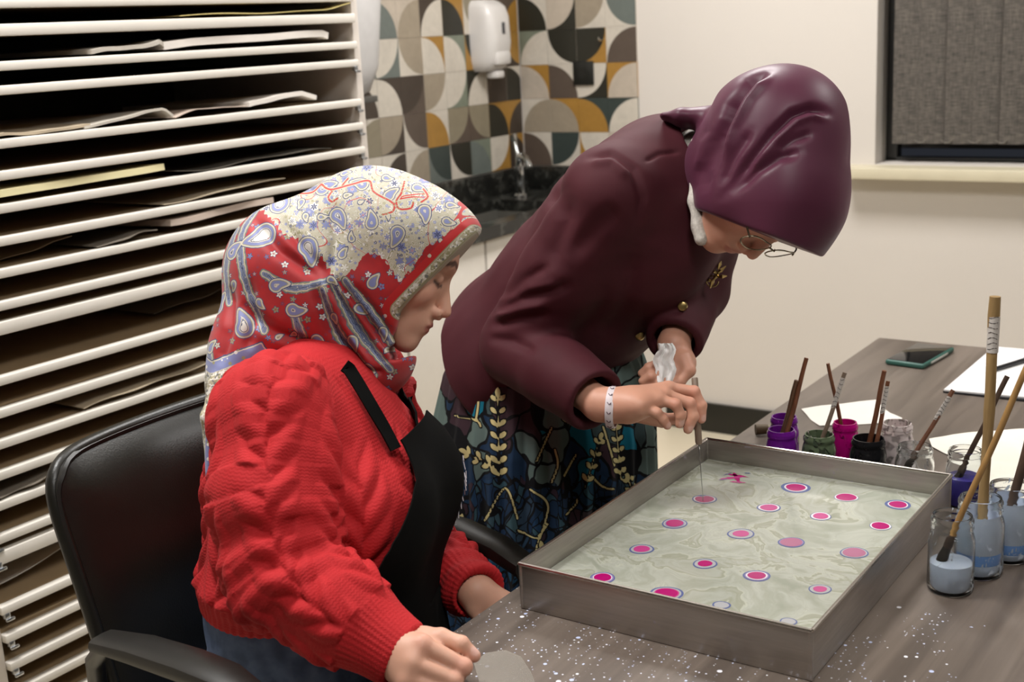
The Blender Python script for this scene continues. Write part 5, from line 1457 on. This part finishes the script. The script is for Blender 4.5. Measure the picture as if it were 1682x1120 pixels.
def skirt_mat():
    t = NT('printed_skirt'); A = lambda k: t.attr(k).outputs['Fac']
    uvn = t.n('CombineXYZ', X=t.math('MULTIPLY', A('su'), 1.0), Y=t.math('MULTIPLY', A('sv'), .62), Z=0.0)
    wp = t.n('TexNoise', Vector=uvn, Scale=.018, Detail=2.0); off = t.n('VectorMath', dict(operation='SCALE'), Vector=t.n('VectorMath', dict(operation='SUBTRACT'), _0=wp.outputs['Color'], _1=(.5, .5, .5)), Scale=55.0)
    p2 = t.n('VectorMath', dict(operation='ADD'), _0=uvn, _1=off)
    vo = t.n('TexVoronoi', Vector=p2, Scale=.028, Randomness=1.0); ve = t.n('TexVoronoi', dict(feature='DISTANCE_TO_EDGE'), Vector=p2, Scale=.028, Randomness=1.0)
    c = t.n('SeparateColor', Color=vo.outputs['Color'])
    sage, brown, navy, teal, blk, cream = [srgb(x) for x in ('#5c6d68', '#3b2930', '#1a3049', '#0f6a80', '#0b0c0f', '#c4b781')]
    base = t.ramp(c.outputs[0], [(0, sage), (.30, brown), (.48, navy), (.70, srgb('#3c4c4d')), (.80, blk), (.92, teal)], 'CONSTANT')
    v2 = t.n('TexVoronoi', Vector=p2, Scale=.07, Randomness=1.0); v2e = t.n('TexVoronoi', dict(feature='DISTANCE_TO_EDGE'), Vector=p2, Scale=.07, Randomness=1.0)
    c2 = t.n('SeparateColor', Color=v2.outputs['Color'])
    sub = t.ramp(c2.outputs[1], [(0, navy), (.4, srgb('#1d3a57')), (.7, srgb('#33505a')), (.9, brown)], 'CONSTANT')
    low = t.math('LESS_THAN', t.math('ADD', t.math('MULTIPLY', t.math('SUBTRACT', 790.0, A('sv')), 1.0), t.math('MULTIPLY', t.math('SUBTRACT', t.noise(uvn, .02, 2), .5), 160.0)), 0.0)
    col = t.mix(t.math('MULTIPLY', low, .85), base, sub)
    col = t.mix(t.math('MULTIPLY', t.math('LESS_THAN', v2e.outputs['Distance'], .05), low), col, blk)
    col = t.mix(t.math('LESS_THAN', ve.outputs['Distance'], .045), col, blk)
    ln_ = A('line'); col = t.mix(t.math('LESS_THAN', ln_, 3.4), col, blk); col = t.mix(t.math('LESS_THAN', ln_, 1.7), col, cream)
    s_ = A('spray'); col = t.mix(t.math('LESS_THAN', s_, 1.8), col, blk); col = t.mix(t.math('LESS_THAN', s_, -.2), col, cream)
    t.bump(t.noise(t.obj(), 900, 2), .1, .0004)
    return t.fin(col, .8, Specular_IOR_Level=.25)
to_obj('skirt', v, q, skirt_mat(), P2, attrs=dict(su=uvp[:, 0]+.0*su, sv=uvp[:, 1], line=ln, spray=spr))
for ft in (FT_R, FT_L):
    s = [rc(ft+V(.0, 0, -.02), ft+V(.15, 0, -.025), .036, .034, .02), custom(lambda p: p[..., 2]-.004, ft-V(0, 0, .2), .3, .004, 's')]
    vv, qq = sdf_mesh(s, .006); to_obj('shoe', vv, qq, M_shoe, P2)
# ------------------------------------------------------------------ marbling tray
def steel_mat():
    t = NT('brushed_steel'); p = t.obj((6, 6, 90)); a = t.noise(p, 3.0, 4); b = t.noise(t.obj(), 26, 5, .65); sp = t.noise(t.obj(), 60, 5, .7)
    col = t.mix(a, srgb('#a8a29d'), srgb('#c4bfb9'))
    st = t.math('GREATER_THAN', sp, .66)
    col = t.mix(t.math('MULTIPLY', st, .55), col, srgb('#a99bb0'))
    r = t.math('MULTIPLY_ADD', b, .22, .30)
    t.bump(a, .06, .001)
    return t.fin(col, r, t.math('SUBTRACT', .95, t.math('MULTIPLY', st, .5)))
M_steel = steel_mat()
TRX0, TRX1, TRY0, TRY1, TRZ = -.873, -.475, 1.250, 1.813, .8135
tray = thing('marbling_tray', ((TRX0+TRX1)/2, (TRY0+TRY1)/2, TZ), 'shallow rectangular steel marbling tray with dotted pale bath', 'tray')
w_ = .0022; xc, yc_ = (TRX0+TRX1)/2, (TRY0+TRY1)/2; zc = (TZ+TRZ)/2+.0005; hh = TRZ-TZ-.001
wpart(MB().box((xc, yc_, TZ+.0018), (TRX1-TRX0-.001, TRY1-TRY0-.001, .0022)), 'tray_bottom', M_steel, tray)
for c, d in (((TRX0+w_/2, yc_, zc), (w_, TRY1-TRY0, hh)), ((TRX1-w_/2, yc_, zc), (w_, TRY1-TRY0, hh)), ((xc, TRY0+w_/2, zc), (TRX1-TRX0-2*w_, w_, hh)), ((xc, TRY1-w_/2, zc), (TRX1-TRX0-2*w_, w_, hh))):
    wpart(MB().box(c, d, .0006), 'side_wall', M_steel, tray)
M_rim = NT('steel_rim').fin(srgb('#bdb7b0'), .25, 1.0)
for a, b in (((TRX0, TRY0), (TRX1, TRY0)), ((TRX1, TRY0), (TRX1, TRY1)), ((TRX1, TRY1), (TRX0, TRY1)), ((TRX0, TRY1), (TRX0, TRY0))):
    wpart(MB().tube([(a[0], a[1], TRZ), (b[0], b[1], TRZ)], .0027, 8), 'rim', M_rim, tray)
for cx, cy in ((TRX0, TRY0), (TRX1, TRY0), (TRX1, TRY1), (TRX0, TRY1)):
    wpart(MB().box((cx+(.0015 if cx < xc else -.0015), cy+(.0015 if cy < yc_ else -.0015), zc), (.005, .005, hh), .0012), 'corner_seam', M_steel, tray)
LZ = .7795
def bath_mat():
    t = NT('marbling_bath'); p = t.pos()
    w1 = t.n('TexNoise', Vector=p, Scale=5.0, Detail=3.0); o1 = t.n('VectorMath', dict(operation='SCALE'), Vector=t.n('VectorMath', dict(operation='SUBTRACT'), _0=w1.outputs['Color'], _1=(.5, .5, .5)), Scale=.16)
    p1 = t.n('VectorMath', dict(operation='ADD'), _0=p, _1=o1)
    w2 = t.n('TexNoise', Vector=p1, Scale=13.0, Detail=3.0); o2 = t.n('VectorMath', dict(operation='SCALE'), Vector=t.n('VectorMath', dict(operation='SUBTRACT'), _0=w2.outputs['Color'], _1=(.5, .5, .5)), Scale=.085)
    p2 = t.n('VectorMath', dict(operation='ADD'), _0=p1, _1=o2)
    v = t.noise(p2, 10, 4, .55, 1.0); f = t.noise(p2, 26, 2, .5, 1.5)
    col = t.ramp(v, [(.28, srgb('#8c9082')), (.40, srgb('#989b8e')), (.48, srgb('#a6a89d')), (.53, srgb('#8f9180')), (.60, srgb('#a1a398')), (.75, srgb('#929586'))])
    line = t.math('LESS_THAN', t.math('ABSOLUTE', t.math('SUBTRACT', f, .5)), .022)
    col = t.mix(t.math('MULTIPLY', line, .20), col, srgb('#8d8f80'))
    l2 = t.math('LESS_THAN', t.math('ABSOLUTE', t.math('SUBTRACT', v, .505)), .012)
    col = t.mix(t.math('MULTIPLY', l2, .22), col, srgb('#cfd0c2'))
    t.bump(t.noise(p, 3, 2), .015, .01)
    return t.fin(col, .16, Specular_IOR_Level=.35)
bath = wpart(MB().box((xc, yc_, (TZ+.003+LZ)/2), (TRX1-TRX0-2*w_-.001, TRY1-TRY0-2*w_-.001, LZ-TZ-.003)), 'bath', bath_mat(), tray, smooth=False)
DM = [simple('drop_'+k, h, .22, var=.03) for k, h in (('magenta', '#a30a63'), ('pink', '#b5407f'), ('white', '#d5cfd6'), ('blue', '#55608c'), ('grey', '#a3a3a6'), ('violet', '#8a7aa6'), ('dusty', '#a2617f'))]
# (px, py, outer radius, [(relative radius, colour) from outside in])
MAG, PNK, WHT, BLU, GRY, VIO, DUS = range(7)
DR = [(1157, 820, 20, [(1, BLU), (.88, WHT), (.76, MAG)]), (1108, 860, 21.5, [(1, BLU), (.88, GRY), (.76, VIO), (.68, MAG)]), (1054, 902, 20, [(1, BLU), (.86, GRY), (.66, PNK)]), (990, 949, 21, [(1, BLU), (.9, VIO), (.78, WHT), (.7, MAG)]),
      (1095, 975, 27, [(1, BLU), (.86, GRY), (.74, PNK), (.66, MAG)]), (1185, 994, 15, [(1, BLU), (.8, GRY)]), (1307, 801, 24, [(1, BLU), (.78, WHT), (.66, MAG)]), (1390, 817, 19, [(1, BLU), (.96, WHT), (.84, MAG)]),
      (1263, 834, 19, [(1, BLU), (.88, WHT), (.72, PNK)]), (1348, 848, 17.5, [(1, BLU), (.92, WHT), (.72, PNK)]), (1475, 829, 21, [(1, BLU), (.78, WHT), (.68, MAG)]), (1446, 864, 18, [(1, BLU), (.95, WHT), (.80, MAG)]),
      (1217, 877, 22, [(1, BLU), (.88, GRY), (.60, PNK)]), (1300, 891, 21.5, [(1, BLU), (.9, VIO), (.82, DUS)]), (1403, 908, 23, [(1, BLU), (.9, GRY), (.80, DUS)]), (1158, 926, 20, [(1, BLU), (.86, GRY), (.6, MAG)]),
      (1243, 946, 22, [(1, BLU), (.86, VIO), (.78, WHT), (.66, MAG)]), (1347, 968, 18.5, [(1, BLU), (.88, GRY), (.6, PNK)]), (1295, 1021, 14, [(1, BLU), (.82, GRY)])]
rs = random.Random(8)
for i, (x, y, r, rings) in enumerate(DR):
    c = onZ(x, y, LZ); R_ = r*((c-CAM)@_F)/FPX
    ph = [rs.uniform(0, 6.28) for _ in range(3)]
    m = MB(); N_ = 36
    for k, (rr, mi) in enumerate(rings):
        vs = []
        for a in range(N_):
            th = 2*math.pi*a/N_
            q_ = R_*rr*(1+.03*math.sin(2*th+ph[0])+.02*math.sin(3*th+ph[1]))
            if i == 0 and k >= 1: q_ *= (1-.34*math.exp(-((((th-2.3+math.pi) % (2*math.pi))-math.pi)/.35)**2))
            vs.append(m.bm.verts.new((c[0]+q_*math.cos(th), c[1]+q_*math.sin(th), LZ+.00025*(k+1))))
        f = m.bm.faces.new(vs); f.material_index = mi
    o = m.build('paint_drop', DM, None, smooth=False, recalc=False); keep_world(o, tray); o.parent = bath; o.matrix_parent_inverse = Matrix.Identity(4)
# the torn, stirred drop near the far corner
m = MB()
for (x0, y0, x1, y1, wd, mi) in [(1182, 787, 1222, 783, 5.5, PNK), (1190, 778, 1230, 784, 4.5, MAG), (1198, 791, 1226, 793, 4, PNK), (1205, 776, 1215, 794, 5, MAG), (1222, 777, 1234, 778, 2.2, BLU), (1180, 789, 1196, 787, 1.6, VIO), (1188, 781, 1202, 777, 1.6, BLU)]:
    a = onZ(x0, y0, LZ); b = onZ(x1, y1, LZ); d = unit(b-a); sd = V(-d[1], d[0], 0)*wd*2.0/FPX*.8; L_ = np.linalg.norm(b-a)
    up_ = []; dn_ = []
    for k in range(9):
        u = k/8; wv = math.sin(math.pi*u)**.6*(1+.3*math.sin(k*2.1+x0)); p_ = a+(b-a)*u
        up_.append(p_+sd*wv); dn_.append(p_-sd*wv)
    vs = [m.bm.verts.new((p_[0], p_[1], LZ+.0003+.0001*mi)) for p_ in up_+dn_[::-1][1:-1]]
    f = m.bm.faces.new(vs); f.material_index = mi
o = m.build('paint_drop', DM, None, smooth=False); keep_world(o, tray); o.parent = bath; o.matrix_parent_inverse = Matrix.Identity(4)

# ------------------------------------------------------------------ jars
M_jglass = NT('jar_glass').fin(srgb('#f2f5f5'), .04, Transmission_Weight=1.0, IOR=1.25)
def fill_mat(n, h, rough=.25): return simple('paint_'+n, h, rough, var=.08, nscale=40)
def smear_mat(n, h, amt):
    """glass with dried paint smears of its own shape"""
    t = NT('smeared_glass_'+n); a = t.noise(t.obj((1, 1, .6)), 55, 4, .6, 1.5)
    m_ = t.math('GREATER_THAN', a, amt)
    col = t.mix(m_, srgb('#f2f5f5'), srgb(h))
    t.put(t.b.inputs['Transmission Weight'], t.math('SUBTRACT', 1.0, t.math('MULTIPLY', m_, .9)))
    return t.fin(col, .12, IOR=1.25)
def jar(px_loc, r, h, fills, label, glass=None, neck=.86):
    """fills: list of (z0, z1, material) of what stands in the jar"""
    j = thing('glass_jar', (px_loc[0], px_loc[1], TZ), label, 'jar', 'small glass paint jars')
    z2 = h*.70; ti = .0022
    outer = [(0, 0), (r*.86, 0), (r*.97, .003), (r, .008), (r, z2-.006), (r*.98, z2), (r*neck+.001, z2+.009), (r*neck, z2+.012), (r*neck+.0016, z2+.014), (r*neck+.0016, z2+.017), (r*neck, z2+.019), (r*neck+.0016, h-.008), (r*neck+.0016, h-.005), (r*neck, h-.003), (r*neck-.0006, h)]
    inner = [(r*neck-.0026, h), (r*neck-.0030, z2+.012), (r*.96-ti, z2-.001), (r-ti, z2-.008), (r-ti, .010), (r*.85, .005), (0, .0045)]
    MB().lathe(outer+inner, seg=32).build('jar_body', glass or M_jglass, j, angle=60)
    for (a, b, m_) in fills:
        rin = r-ti-.0006; pr = [(0, a), (rin*.9 if a < .01 else rin, a)]
        if a < .01: pr.append((rin, a+.006))
        rt = rin if b < z2-.008 else r*neck-.0038
        if b >= z2-.008: pr += [(rin, z2-.010), (rt, z2+.010)]
        pr += [(rt, b-.0004), (rt*.985, b), (0, b)]
        MB().lathe(pr, seg=28).build('paint_fill' if len(fills) < 3 else 'water_fill', m_, j, angle=50)
    return j
F_ = dict(purple=fill_mat('purple', '#741c84'), green=fill_mat('green', '#56634f'), mag=fill_mat('magenta', '#b00a72'), blk=fill_mat('black', '#15151a', .2), pale=fill_mat('pale_pink', '#cfc0bd'), clear=fill_mat('pale_grey', '#b4b0ae'), vio=fill_mat('violet_blue', '#3a2f8f'),
          milk=fill_mat('milky_blue', '#c6d1e4'), blue=fill_mat('sky_blue', '#7ba6e6'), haze=fill_mat('pale_blue', '#c3cddf'))
jar((-.758, 1.852), .0255, .085, [(.005, .070, F_['purple'])], 'purple paint jar, nearest the tray of the two purple jars', smear_mat('purple', '#6a1a86', .38))
jar((-.786, 1.932), .0250, .080, [(.005, .068, F_['purple'])], 'purple paint jar standing behind the other purple jar', smear_mat('purple2', '#74228f', .40))
jar((-.700, 1.868), .0275, .080, [(.005, .055, F_['green'])], 'grey-green paint jar between the purple and magenta jars', smear_mat('green', '#5d6b52', .46))
jar((-.679, 1.930), .0225, .085, [(.005, .072, F_['mag'])], 'bright magenta paint jar behind the tray', smear_mat('mag', '#b80d78', .40))
jar((-.624, 1.882), .0290, .080, [(.005, .060, F_['blk'])], 'black paint jar behind the tray', smear_mat('black', '#1a1a1c', .40))
jar((-.598, 1.945), .0270, .090, [(.005, .060, F_['pale'])], 'pale pinkish jar right behind the black jar', smear_mat('pale', '#d3c6c4', .48))
jar((-.548, 1.875), .0300, .080, [(.005, .030, F_['clear'])], 'almost empty clear jar between the pale and blue jars', smear_mat('clear', '#c9c6c4', .60))
jar((-.468, 1.862), .0285, .090, [(.005, .048, F_['vio'])], 'violet-blue paint jar beside the tray corner')
WJ = [(-.406, 1.562), (-.388, 1.630), (-.366, 1.698)]
jar(WJ[0], .0295, .104, [(.005, .040, F_['milk'])], 'nearest water jar with milky water and a soaking brush', smear_mat('w1', '#c3ccd6', .66))
jar(WJ[1], .0315, .108, [(.005, .020, F_['milk']), (.0202, .035, F_['blue']), (.0352, .072, F_['haze'])], 'middle water jar with a bright blue layer', smear_mat('w2', '#c3cedd', .63))
jar(WJ[2], .0315, .106, [(.005, .014, F_['milk']), (.0142, .028, F_['blue']), (.0282, .070, F_['haze'])], 'farthest water jar with blue layer behind the other water jars', smear_mat('w3', '#c3cedd', .63))

# ------------------------------------------------------------------ brushes
def wood(n, a, b): 
    t = NT('handle_'+n); f = t.noise(t.obj((60, 60, 8)), 1.0, 4, .6, .8); return t.fin(t.ramp(f, [(.3, srgb(a)), (.7, srgb(b))]), .45)
WD = dict(red=wood('red', '#57331f', '#855338'), brown=wood('brown', '#4f3626', '#6f5138'), dark=wood('dark', '#3b2d25', '#5b4738'), bamboo=wood('bamboo', '#7f6640', '#a88b5d'), light=wood('light', '#8f6c3e', '#b08a54'), taupe=wood('taupe', '#6b5a4b', '#8a7868'))
M_brist = simple('bristle', '#3a332c', .8, var=.3, nscale=300)
M_ink = simple('label_ink', '#4a4440', .6); M_wrap = simple('label_white', '#c9c3bc', .6, var=.15, nscale=200)
def brush(base, top, r0, r1, mat, label, bristle=.03, band=None, nodes=0):
    base = np.asarray(base, float); top = np.asarray(top, float); d = unit(top-base); L_ = np.linalg.norm(top-base)
    b = thing('paint_brush', tuple(base), label, 'brush', 'brushes standing in the jars')
    ts = np.linspace(0, 1, 14); rr = [r0+(r1-r0)*t for t in ts]
    if nodes: rr = [x*(1.12 if i % 5 == 2 else 1.0) for i, x in enumerate(rr)]
    wob = unit(np.cross(d, V(.3, .5, .1)))
    pts = [base+d*(bristle+(L_-bristle)*t)+wob*.0008*math.sin(t*9) for t in ts]
    wpart(MB().tube([tuple(p_) for p_ in pts], rr, 10), 'handle', mat, b)
    wpart(MB().tube([tuple(base+d*(bristle*k)) for k in (0.06, .25, .6, 1.05)], [r0*.35, r0*1.5, r0*1.7, r0*1.05], 10), 'bristles', M_brist, b)
    wpart(MB().tube([tuple(base+d*(bristle*k)) for k in (.92, 1.0, 1.25, 1.35)], [r0*1.3, r0*1.42, r0*1.32, r0*1.05], 10), 'binding', WD['dark'], b)
    if band:
        p0, p1 = band
        wpart(MB().tube([tuple(base+d*L_*t) for t in np.linspace(p0, p1, 5)], [(r0+(r1-r0)*t)*1.06+.0002 for t in np.linspace(p0, p1, 5)], 10), 'label_band', M_wrap, b)
        mk = MB(); vd = unit(CAM-base); sd = unit(np.cross(d, vd))
        for k in range(7):
            t = p0+(p1-p0)*(k+.5)/7; rr_ = (r0+(r1-r0)*t)*1.12+.0003; c = base+d*L_*t
            mk.tube([tuple(c+(vd*math.cos(a)+sd*math.sin(a))*rr_+d*.0012*math.sin(a*3+k)) for a in (-.9, -.4, .1, .7)], .0005, 4)
        wpart(mk, 'label_marks', M_ink, b)
    return b
def brush_in(j, jr, jh, mo, px_top, dd, r0, r1, mat, label, bristle=.025, band=None, nodes=0, neck=.86):
    """stands in jar j, leaves its mouth at offset mo (fraction of the free radius) and is seen ending at px_top"""
    rm = jr*neck-.0036-r0*1.15; c = V(j[0], j[1], TZ)
    D0_ = (c+V(0, 0, jh)-CAM)@_F; rise = P(px_top[0], px_top[1], D0_)[2]-(TZ+jh)
    top = P(px_top[0], px_top[1], D0_-.20*rise+dd)
    ln_ = (top-c)*V(1, 1, 0); ln_ = ln_/max(np.linalg.norm(ln_), .02); pp_ = V(-ln_[1], ln_[0], 0)
    off_ = ln_*.62+pp_*mo*.6; off_ = off_/max(1.0, np.linalg.norm(off_))
    mouth = c+off_*rm+V(0, 0, jh); d = unit(mouth-top)
    t = 0.0; p = mouth.copy(); rin = jr-.003-r0*1.75
    while p[2] > TZ+.009 and np.hypot(p[0]-c[0], p[1]-c[1]) < rin: p = p+d*.001
    return brush(p-d*.001, top, r0, r1, mat, label, bristle, band, nodes)
brush_in((-.758, 1.852), .0255, .085, -.9, (1325, 588), .0, .0040, .0035, WD['red'], 'dark red-brown brush, taller of the two in the front purple jar')
brush_in((-.758, 1.852), .0255, .085, .9, (1309, 625), .0, .0044, .0040, WD['brown'], 'short brown brush, lower of the two in the front purple jar')
brush_in((-.679, 1.930), .0225, .085, 0, (1360, 597), .0, .0034, .0029, WD['red'], 'upright thin red-brown brush in the magenta jar')
brush_in((-.700, 1.868), .0275, .080, 0, (1388, 612), .01, .0036, .0034, WD['taupe'], 'slanting brush with white lettering in the grey-green jar', .025, (.66, .95))
brush_in((-.624, 1.882), .0290, .080, .9, (1453, 609), .0, .0044, .0036, WD['red'], 'dark red-brown brush, taller of the two in the black jar')
brush_in((-.624, 1.882), .0290, .080, -.9, (1459, 626), .01, .0036, .0032, WD['red'], 'shorter brush with white lettering in the black jar', .025, (.68, .95))
brush_in((-.548, 1.875), .0300, .080, 0, (1566, 641), .02, .0036, .0036, WD['red'], 'slanting red-brown brush with white lettering in the clear jar', .03, (.64, .92))
brush_in((-.468, 1.862), .0285, .090, 0, (1655, 618), .0, .0040, .0038, WD['dark'], 'dark brown brush leaning out of the violet-blue jar', .03)
brush_in(WJ[1], .0315, .108, 0, (1635, 487), .0, .0062, .0070, WD['bamboo'], 'tall thick bamboo brush with white label in the middle water jar', .04, (.80, .93), 1)
brush_in(WJ[0], .0295, .104, 0, (1704, 566), -.05, .0042, .0040, WD['light'], 'long light wooden brush soaking in the nearest water jar', .046)
brush_in(WJ[2], .0315, .106, 0, (1712, 640), .0, .0062, .0066, WD['dark'], 'thick dark brush leaning right in the farthest water jar', .04)
# ------------------------------------------------------------------ loose things on the table
ck = onZ(1250, 714, TZ)
cko = thing('cork_stopper', (ck[0], ck[1], TZ), 'small brown stopper lying beside the purple jars', 'stopper')
MB().tube([(-.008, -.006, .0105), (.010, .007, .0105)], [.0100, .0088], 12).build('stopper_body', simple('stopper_brown', '#5c4a30', .6, var=.2), cko)
MB().tube([(.010, .007, .0105), (.014, .010, .0105)], [.0075, .0072], 12).build('stopper_tip', simple('stopper_pale', '#8d8468', .6, var=.2), cko)
def sheet_px(pxs, name, mat, label, cat, z=.0006, th=.0004, wave=.0008, sub=7, seed=0):
    """flat sheet on the table whose outline is read from the photograph"""
    P_ = [onZ(x, y, TZ) for x, y in pxs]
    m = MB(); bm = m.bm
    f = bm.faces.new([bm.verts.new((p_[0], p_[1], TZ+z)) for p_ in P_])
    bmesh.ops.triangulate(bm, faces=[f]); bmesh.ops.subdivide_edges(bm, edges=bm.edges, cuts=sub, use_grid_fill=True)
    for v_ in bm.verts: v_.co.z += wave*(1+math.sin(v_.co.x*60+seed)*math.cos(v_.co.y*47+seed*2))
    bmesh.ops.recalc_face_normals(bm, faces=bm.faces)
    if sum(f_.normal.z for f_ in bm.faces) < 0: bmesh.ops.reverse_faces(bm, faces=bm.faces)
    bmesh.ops.solidify(bm, geom=bm.faces[:], thickness=th)
    return tag(m.build(name, mat), label, cat)
M_wp = simple('white_paper', '#e8e3da', .8, var=.03, nscale=20, bump=.1, bscale=60)
sheet_px([(1316, 672), (1350, 667), (1400, 662), (1441, 657), (1448, 668), (1462, 679), (1482, 687), (1480, 692), (1440, 696), (1390, 699), (1346, 700), (1332, 690)], 'paper_sheet', M_wp, 'torn white paper behind the magenta jar', 'paper', seed=1)
sheet_px([(1526, 722), (1565, 714), (1610, 710), (1665, 707), (1760, 702), (1780, 830), (1700, 826), (1640, 815), (1600, 790), (1560, 750), (1530, 735)], 'paper_towel', simple('towel_white', '#ebe5d8', .9, var=.04, bump=.3, bscale=160), 'rough white paper towel under the violet-blue jar', 'paper', seed=2, wave=.0012)
# writing pad on a black folder
pad = thing('writing_pad', (-.5, 2.6, TZ), 'white writing pad on a black folder at the far end', 'pad')
def slab(pxs, z0, z1, name, mat, par):
    P_ = [onZ(x, y, TZ+z0) for x, y in pxs]; wpart(MB().prism([(p_[0], p_[1], TZ+z0) for p_ in P_], (0, 0, z1-z0)), name, mat, par, smooth=False)
slab([(1549, 645), (1633, 572), (1800, 588), (1790, 672)], .0, .004, 'folder', simple('black_card', '#1b1b1f', .5), pad)
slab([(1550, 642), (1633, 571), (1800, 585), (1790, 664)], .004, .007, 'pad_sheet', simple('pad_paper', '#d9d7d6', .75, var=.02), pad)
pn = thing('pen', tuple(onZ(1650, 600, TZ+.0125)), 'black pen lying on the writing pad', 'pen')
a_, b_ = onZ(1621, 610, TZ+.0125), onZ(1720, 580, TZ+.0125)
M_pen = simple('pen_black', '#17181b', .3)
wpart(MB().tube([tuple(a_+(b_-a_)*t) for t in (.08, .12, .6, 1)], [.0030, .0045, .0048, .0048], 10), 'barrel', M_pen, pn)
wpart(MB().tube([tuple(a_), tuple(a_+(b_-a_)*.09)], [.0007, .0030], 8), 'nib', M_chrome, pn)
wpart(MB().tube([tuple(a_+(b_-a_)*t+V(0, 0, .0055)) for t in (.6, .95)], .0012, 6), 'clip', M_chrome, pn)
# phone
ph = thing('mobile_phone', (-.78, 2.69, TZ), 'dark mobile phone in a green case on the table', 'phone')
cc = [onZ(x, y, TZ+.011) for x, y in ((1456, 591), (1498, 562), (1564, 567), (1527, 604))]
c_ = sum(cc)/4; ux = unit((cc[3]+cc[2]-cc[0]-cc[1])*V(1, 1, 0)); uy = V(-ux[1], ux[0], 0)
rz = Matrix.Rotation(math.atan2(ux[1], ux[0]), 3, 'Z')
wpart(MB().box((c_[0], c_[1], TZ+.0062), (.086, .168, .0115), .0045, rz, 3), 'case', simple('green_case', '#2f5a50', .45), ph)
wpart(MB().box((c_[0], c_[1], TZ+.0118), (.078, .160, .002), .0008, rz), 'screen', NT('phone_glass').fin(srgb('#0c0d0e'), .08), ph)
e_ = c_+ux*.0435
wpart(MB().box((e_[0], e_[1]-.0, TZ+.006), (.0012, .09, .005), .0004, rz), 'side_strip', simple('phone_side', '#bcbcb4', .3), ph)
# thin wire loop at the right edge
wl_ = [onZ(1690+26*math.cos(a), 868+16*math.sin(a), TZ+.0016) for a in np.linspace(0, 2*math.pi, 30, endpoint=False)]
lo_ = thing('wire_ring', tuple(wl_[0]), 'thin pale wire ring on the table by the farthest water jar', 'wire')
wpart(MB().tube([tuple(p_) for p_ in wl_], .0013, 6, closed=True), 'ring', simple('wire_pale', '#b9b4b0', .3, .6), lo_)
wpart(MB().tube([tuple(onZ(1668, 862, TZ+.0016)), tuple(onZ(1690, 851, TZ+.003)), tuple(onZ(1720, 848, TZ+.002))], .0011, 6), 'tail', MATS['wire_pale'], lo_)
# damp film scrap at the near edge
t_ = NT('damp_film'); M_film = t_.fin(srgb('#9a938a'), .15, Alpha=.5)
sheet_px([(778, 1090), (798, 1073), (830, 1069), (856, 1080), (872, 1104), (890, 1150), (860, 1180), (800, 1180), (790, 1130)], 'plastic_film', M_film, 'damp translucent film scrap beside the fist', 'film', z=.0004, th=.0002, wave=.0006, seed=3)
# ------------------------------------------------------------------ things held by the standing person
tipp = onZ(1155, 822, LZ+.001)
st0, st1 = P(1141, 620, 1.917), P(1148, 730, 1.905)
nd = thing('marbling_awl', tuple(st1), 'wooden-handled needle awl held over the tray', 'awl')
wpart(MB().tube([tuple(st0+(st1-st0)*t) for t in (0, .02, .5, .96, 1)], [.0040, .0050, .0053, .0053, .0042], 12), 'handle', WD['taupe'], nd)
wpart(MB().tube([tuple(st1), tuple(st1+(tipp-st1)*.5), tuple(tipp)], [.0009, .0008, .0005], 6), 'needle', M_chrome, nd)
# crumpled tissue in the left hand
g_ = []
rs = np.random.RandomState(3)
for j in range(14):
    row = []
    for i in range(12):
        x = 1080+24*i/11+5*math.sin(j*.9)*(1-j/13); y = 564+68*j/13
        x += (i-5.5)*1.0*math.sin(j/13*math.pi); D_ = 1.966-.005*math.sin(i*1.1+j*.4)-.003*math.sin(i*2.1-j*.6)+.0006*rs.normal()
        row.append(tuple(P(x+rs.normal()*.3, y+rs.normal()*.3, D_)))
    g_.append(row)
tag(MB().grid(g_, .0006).build('tissue', simple('tissue_white', '#efedeb', .85, var=.03), angle=80), 'crumpled white tissue in the standing person\'s left hand', 'tissue')
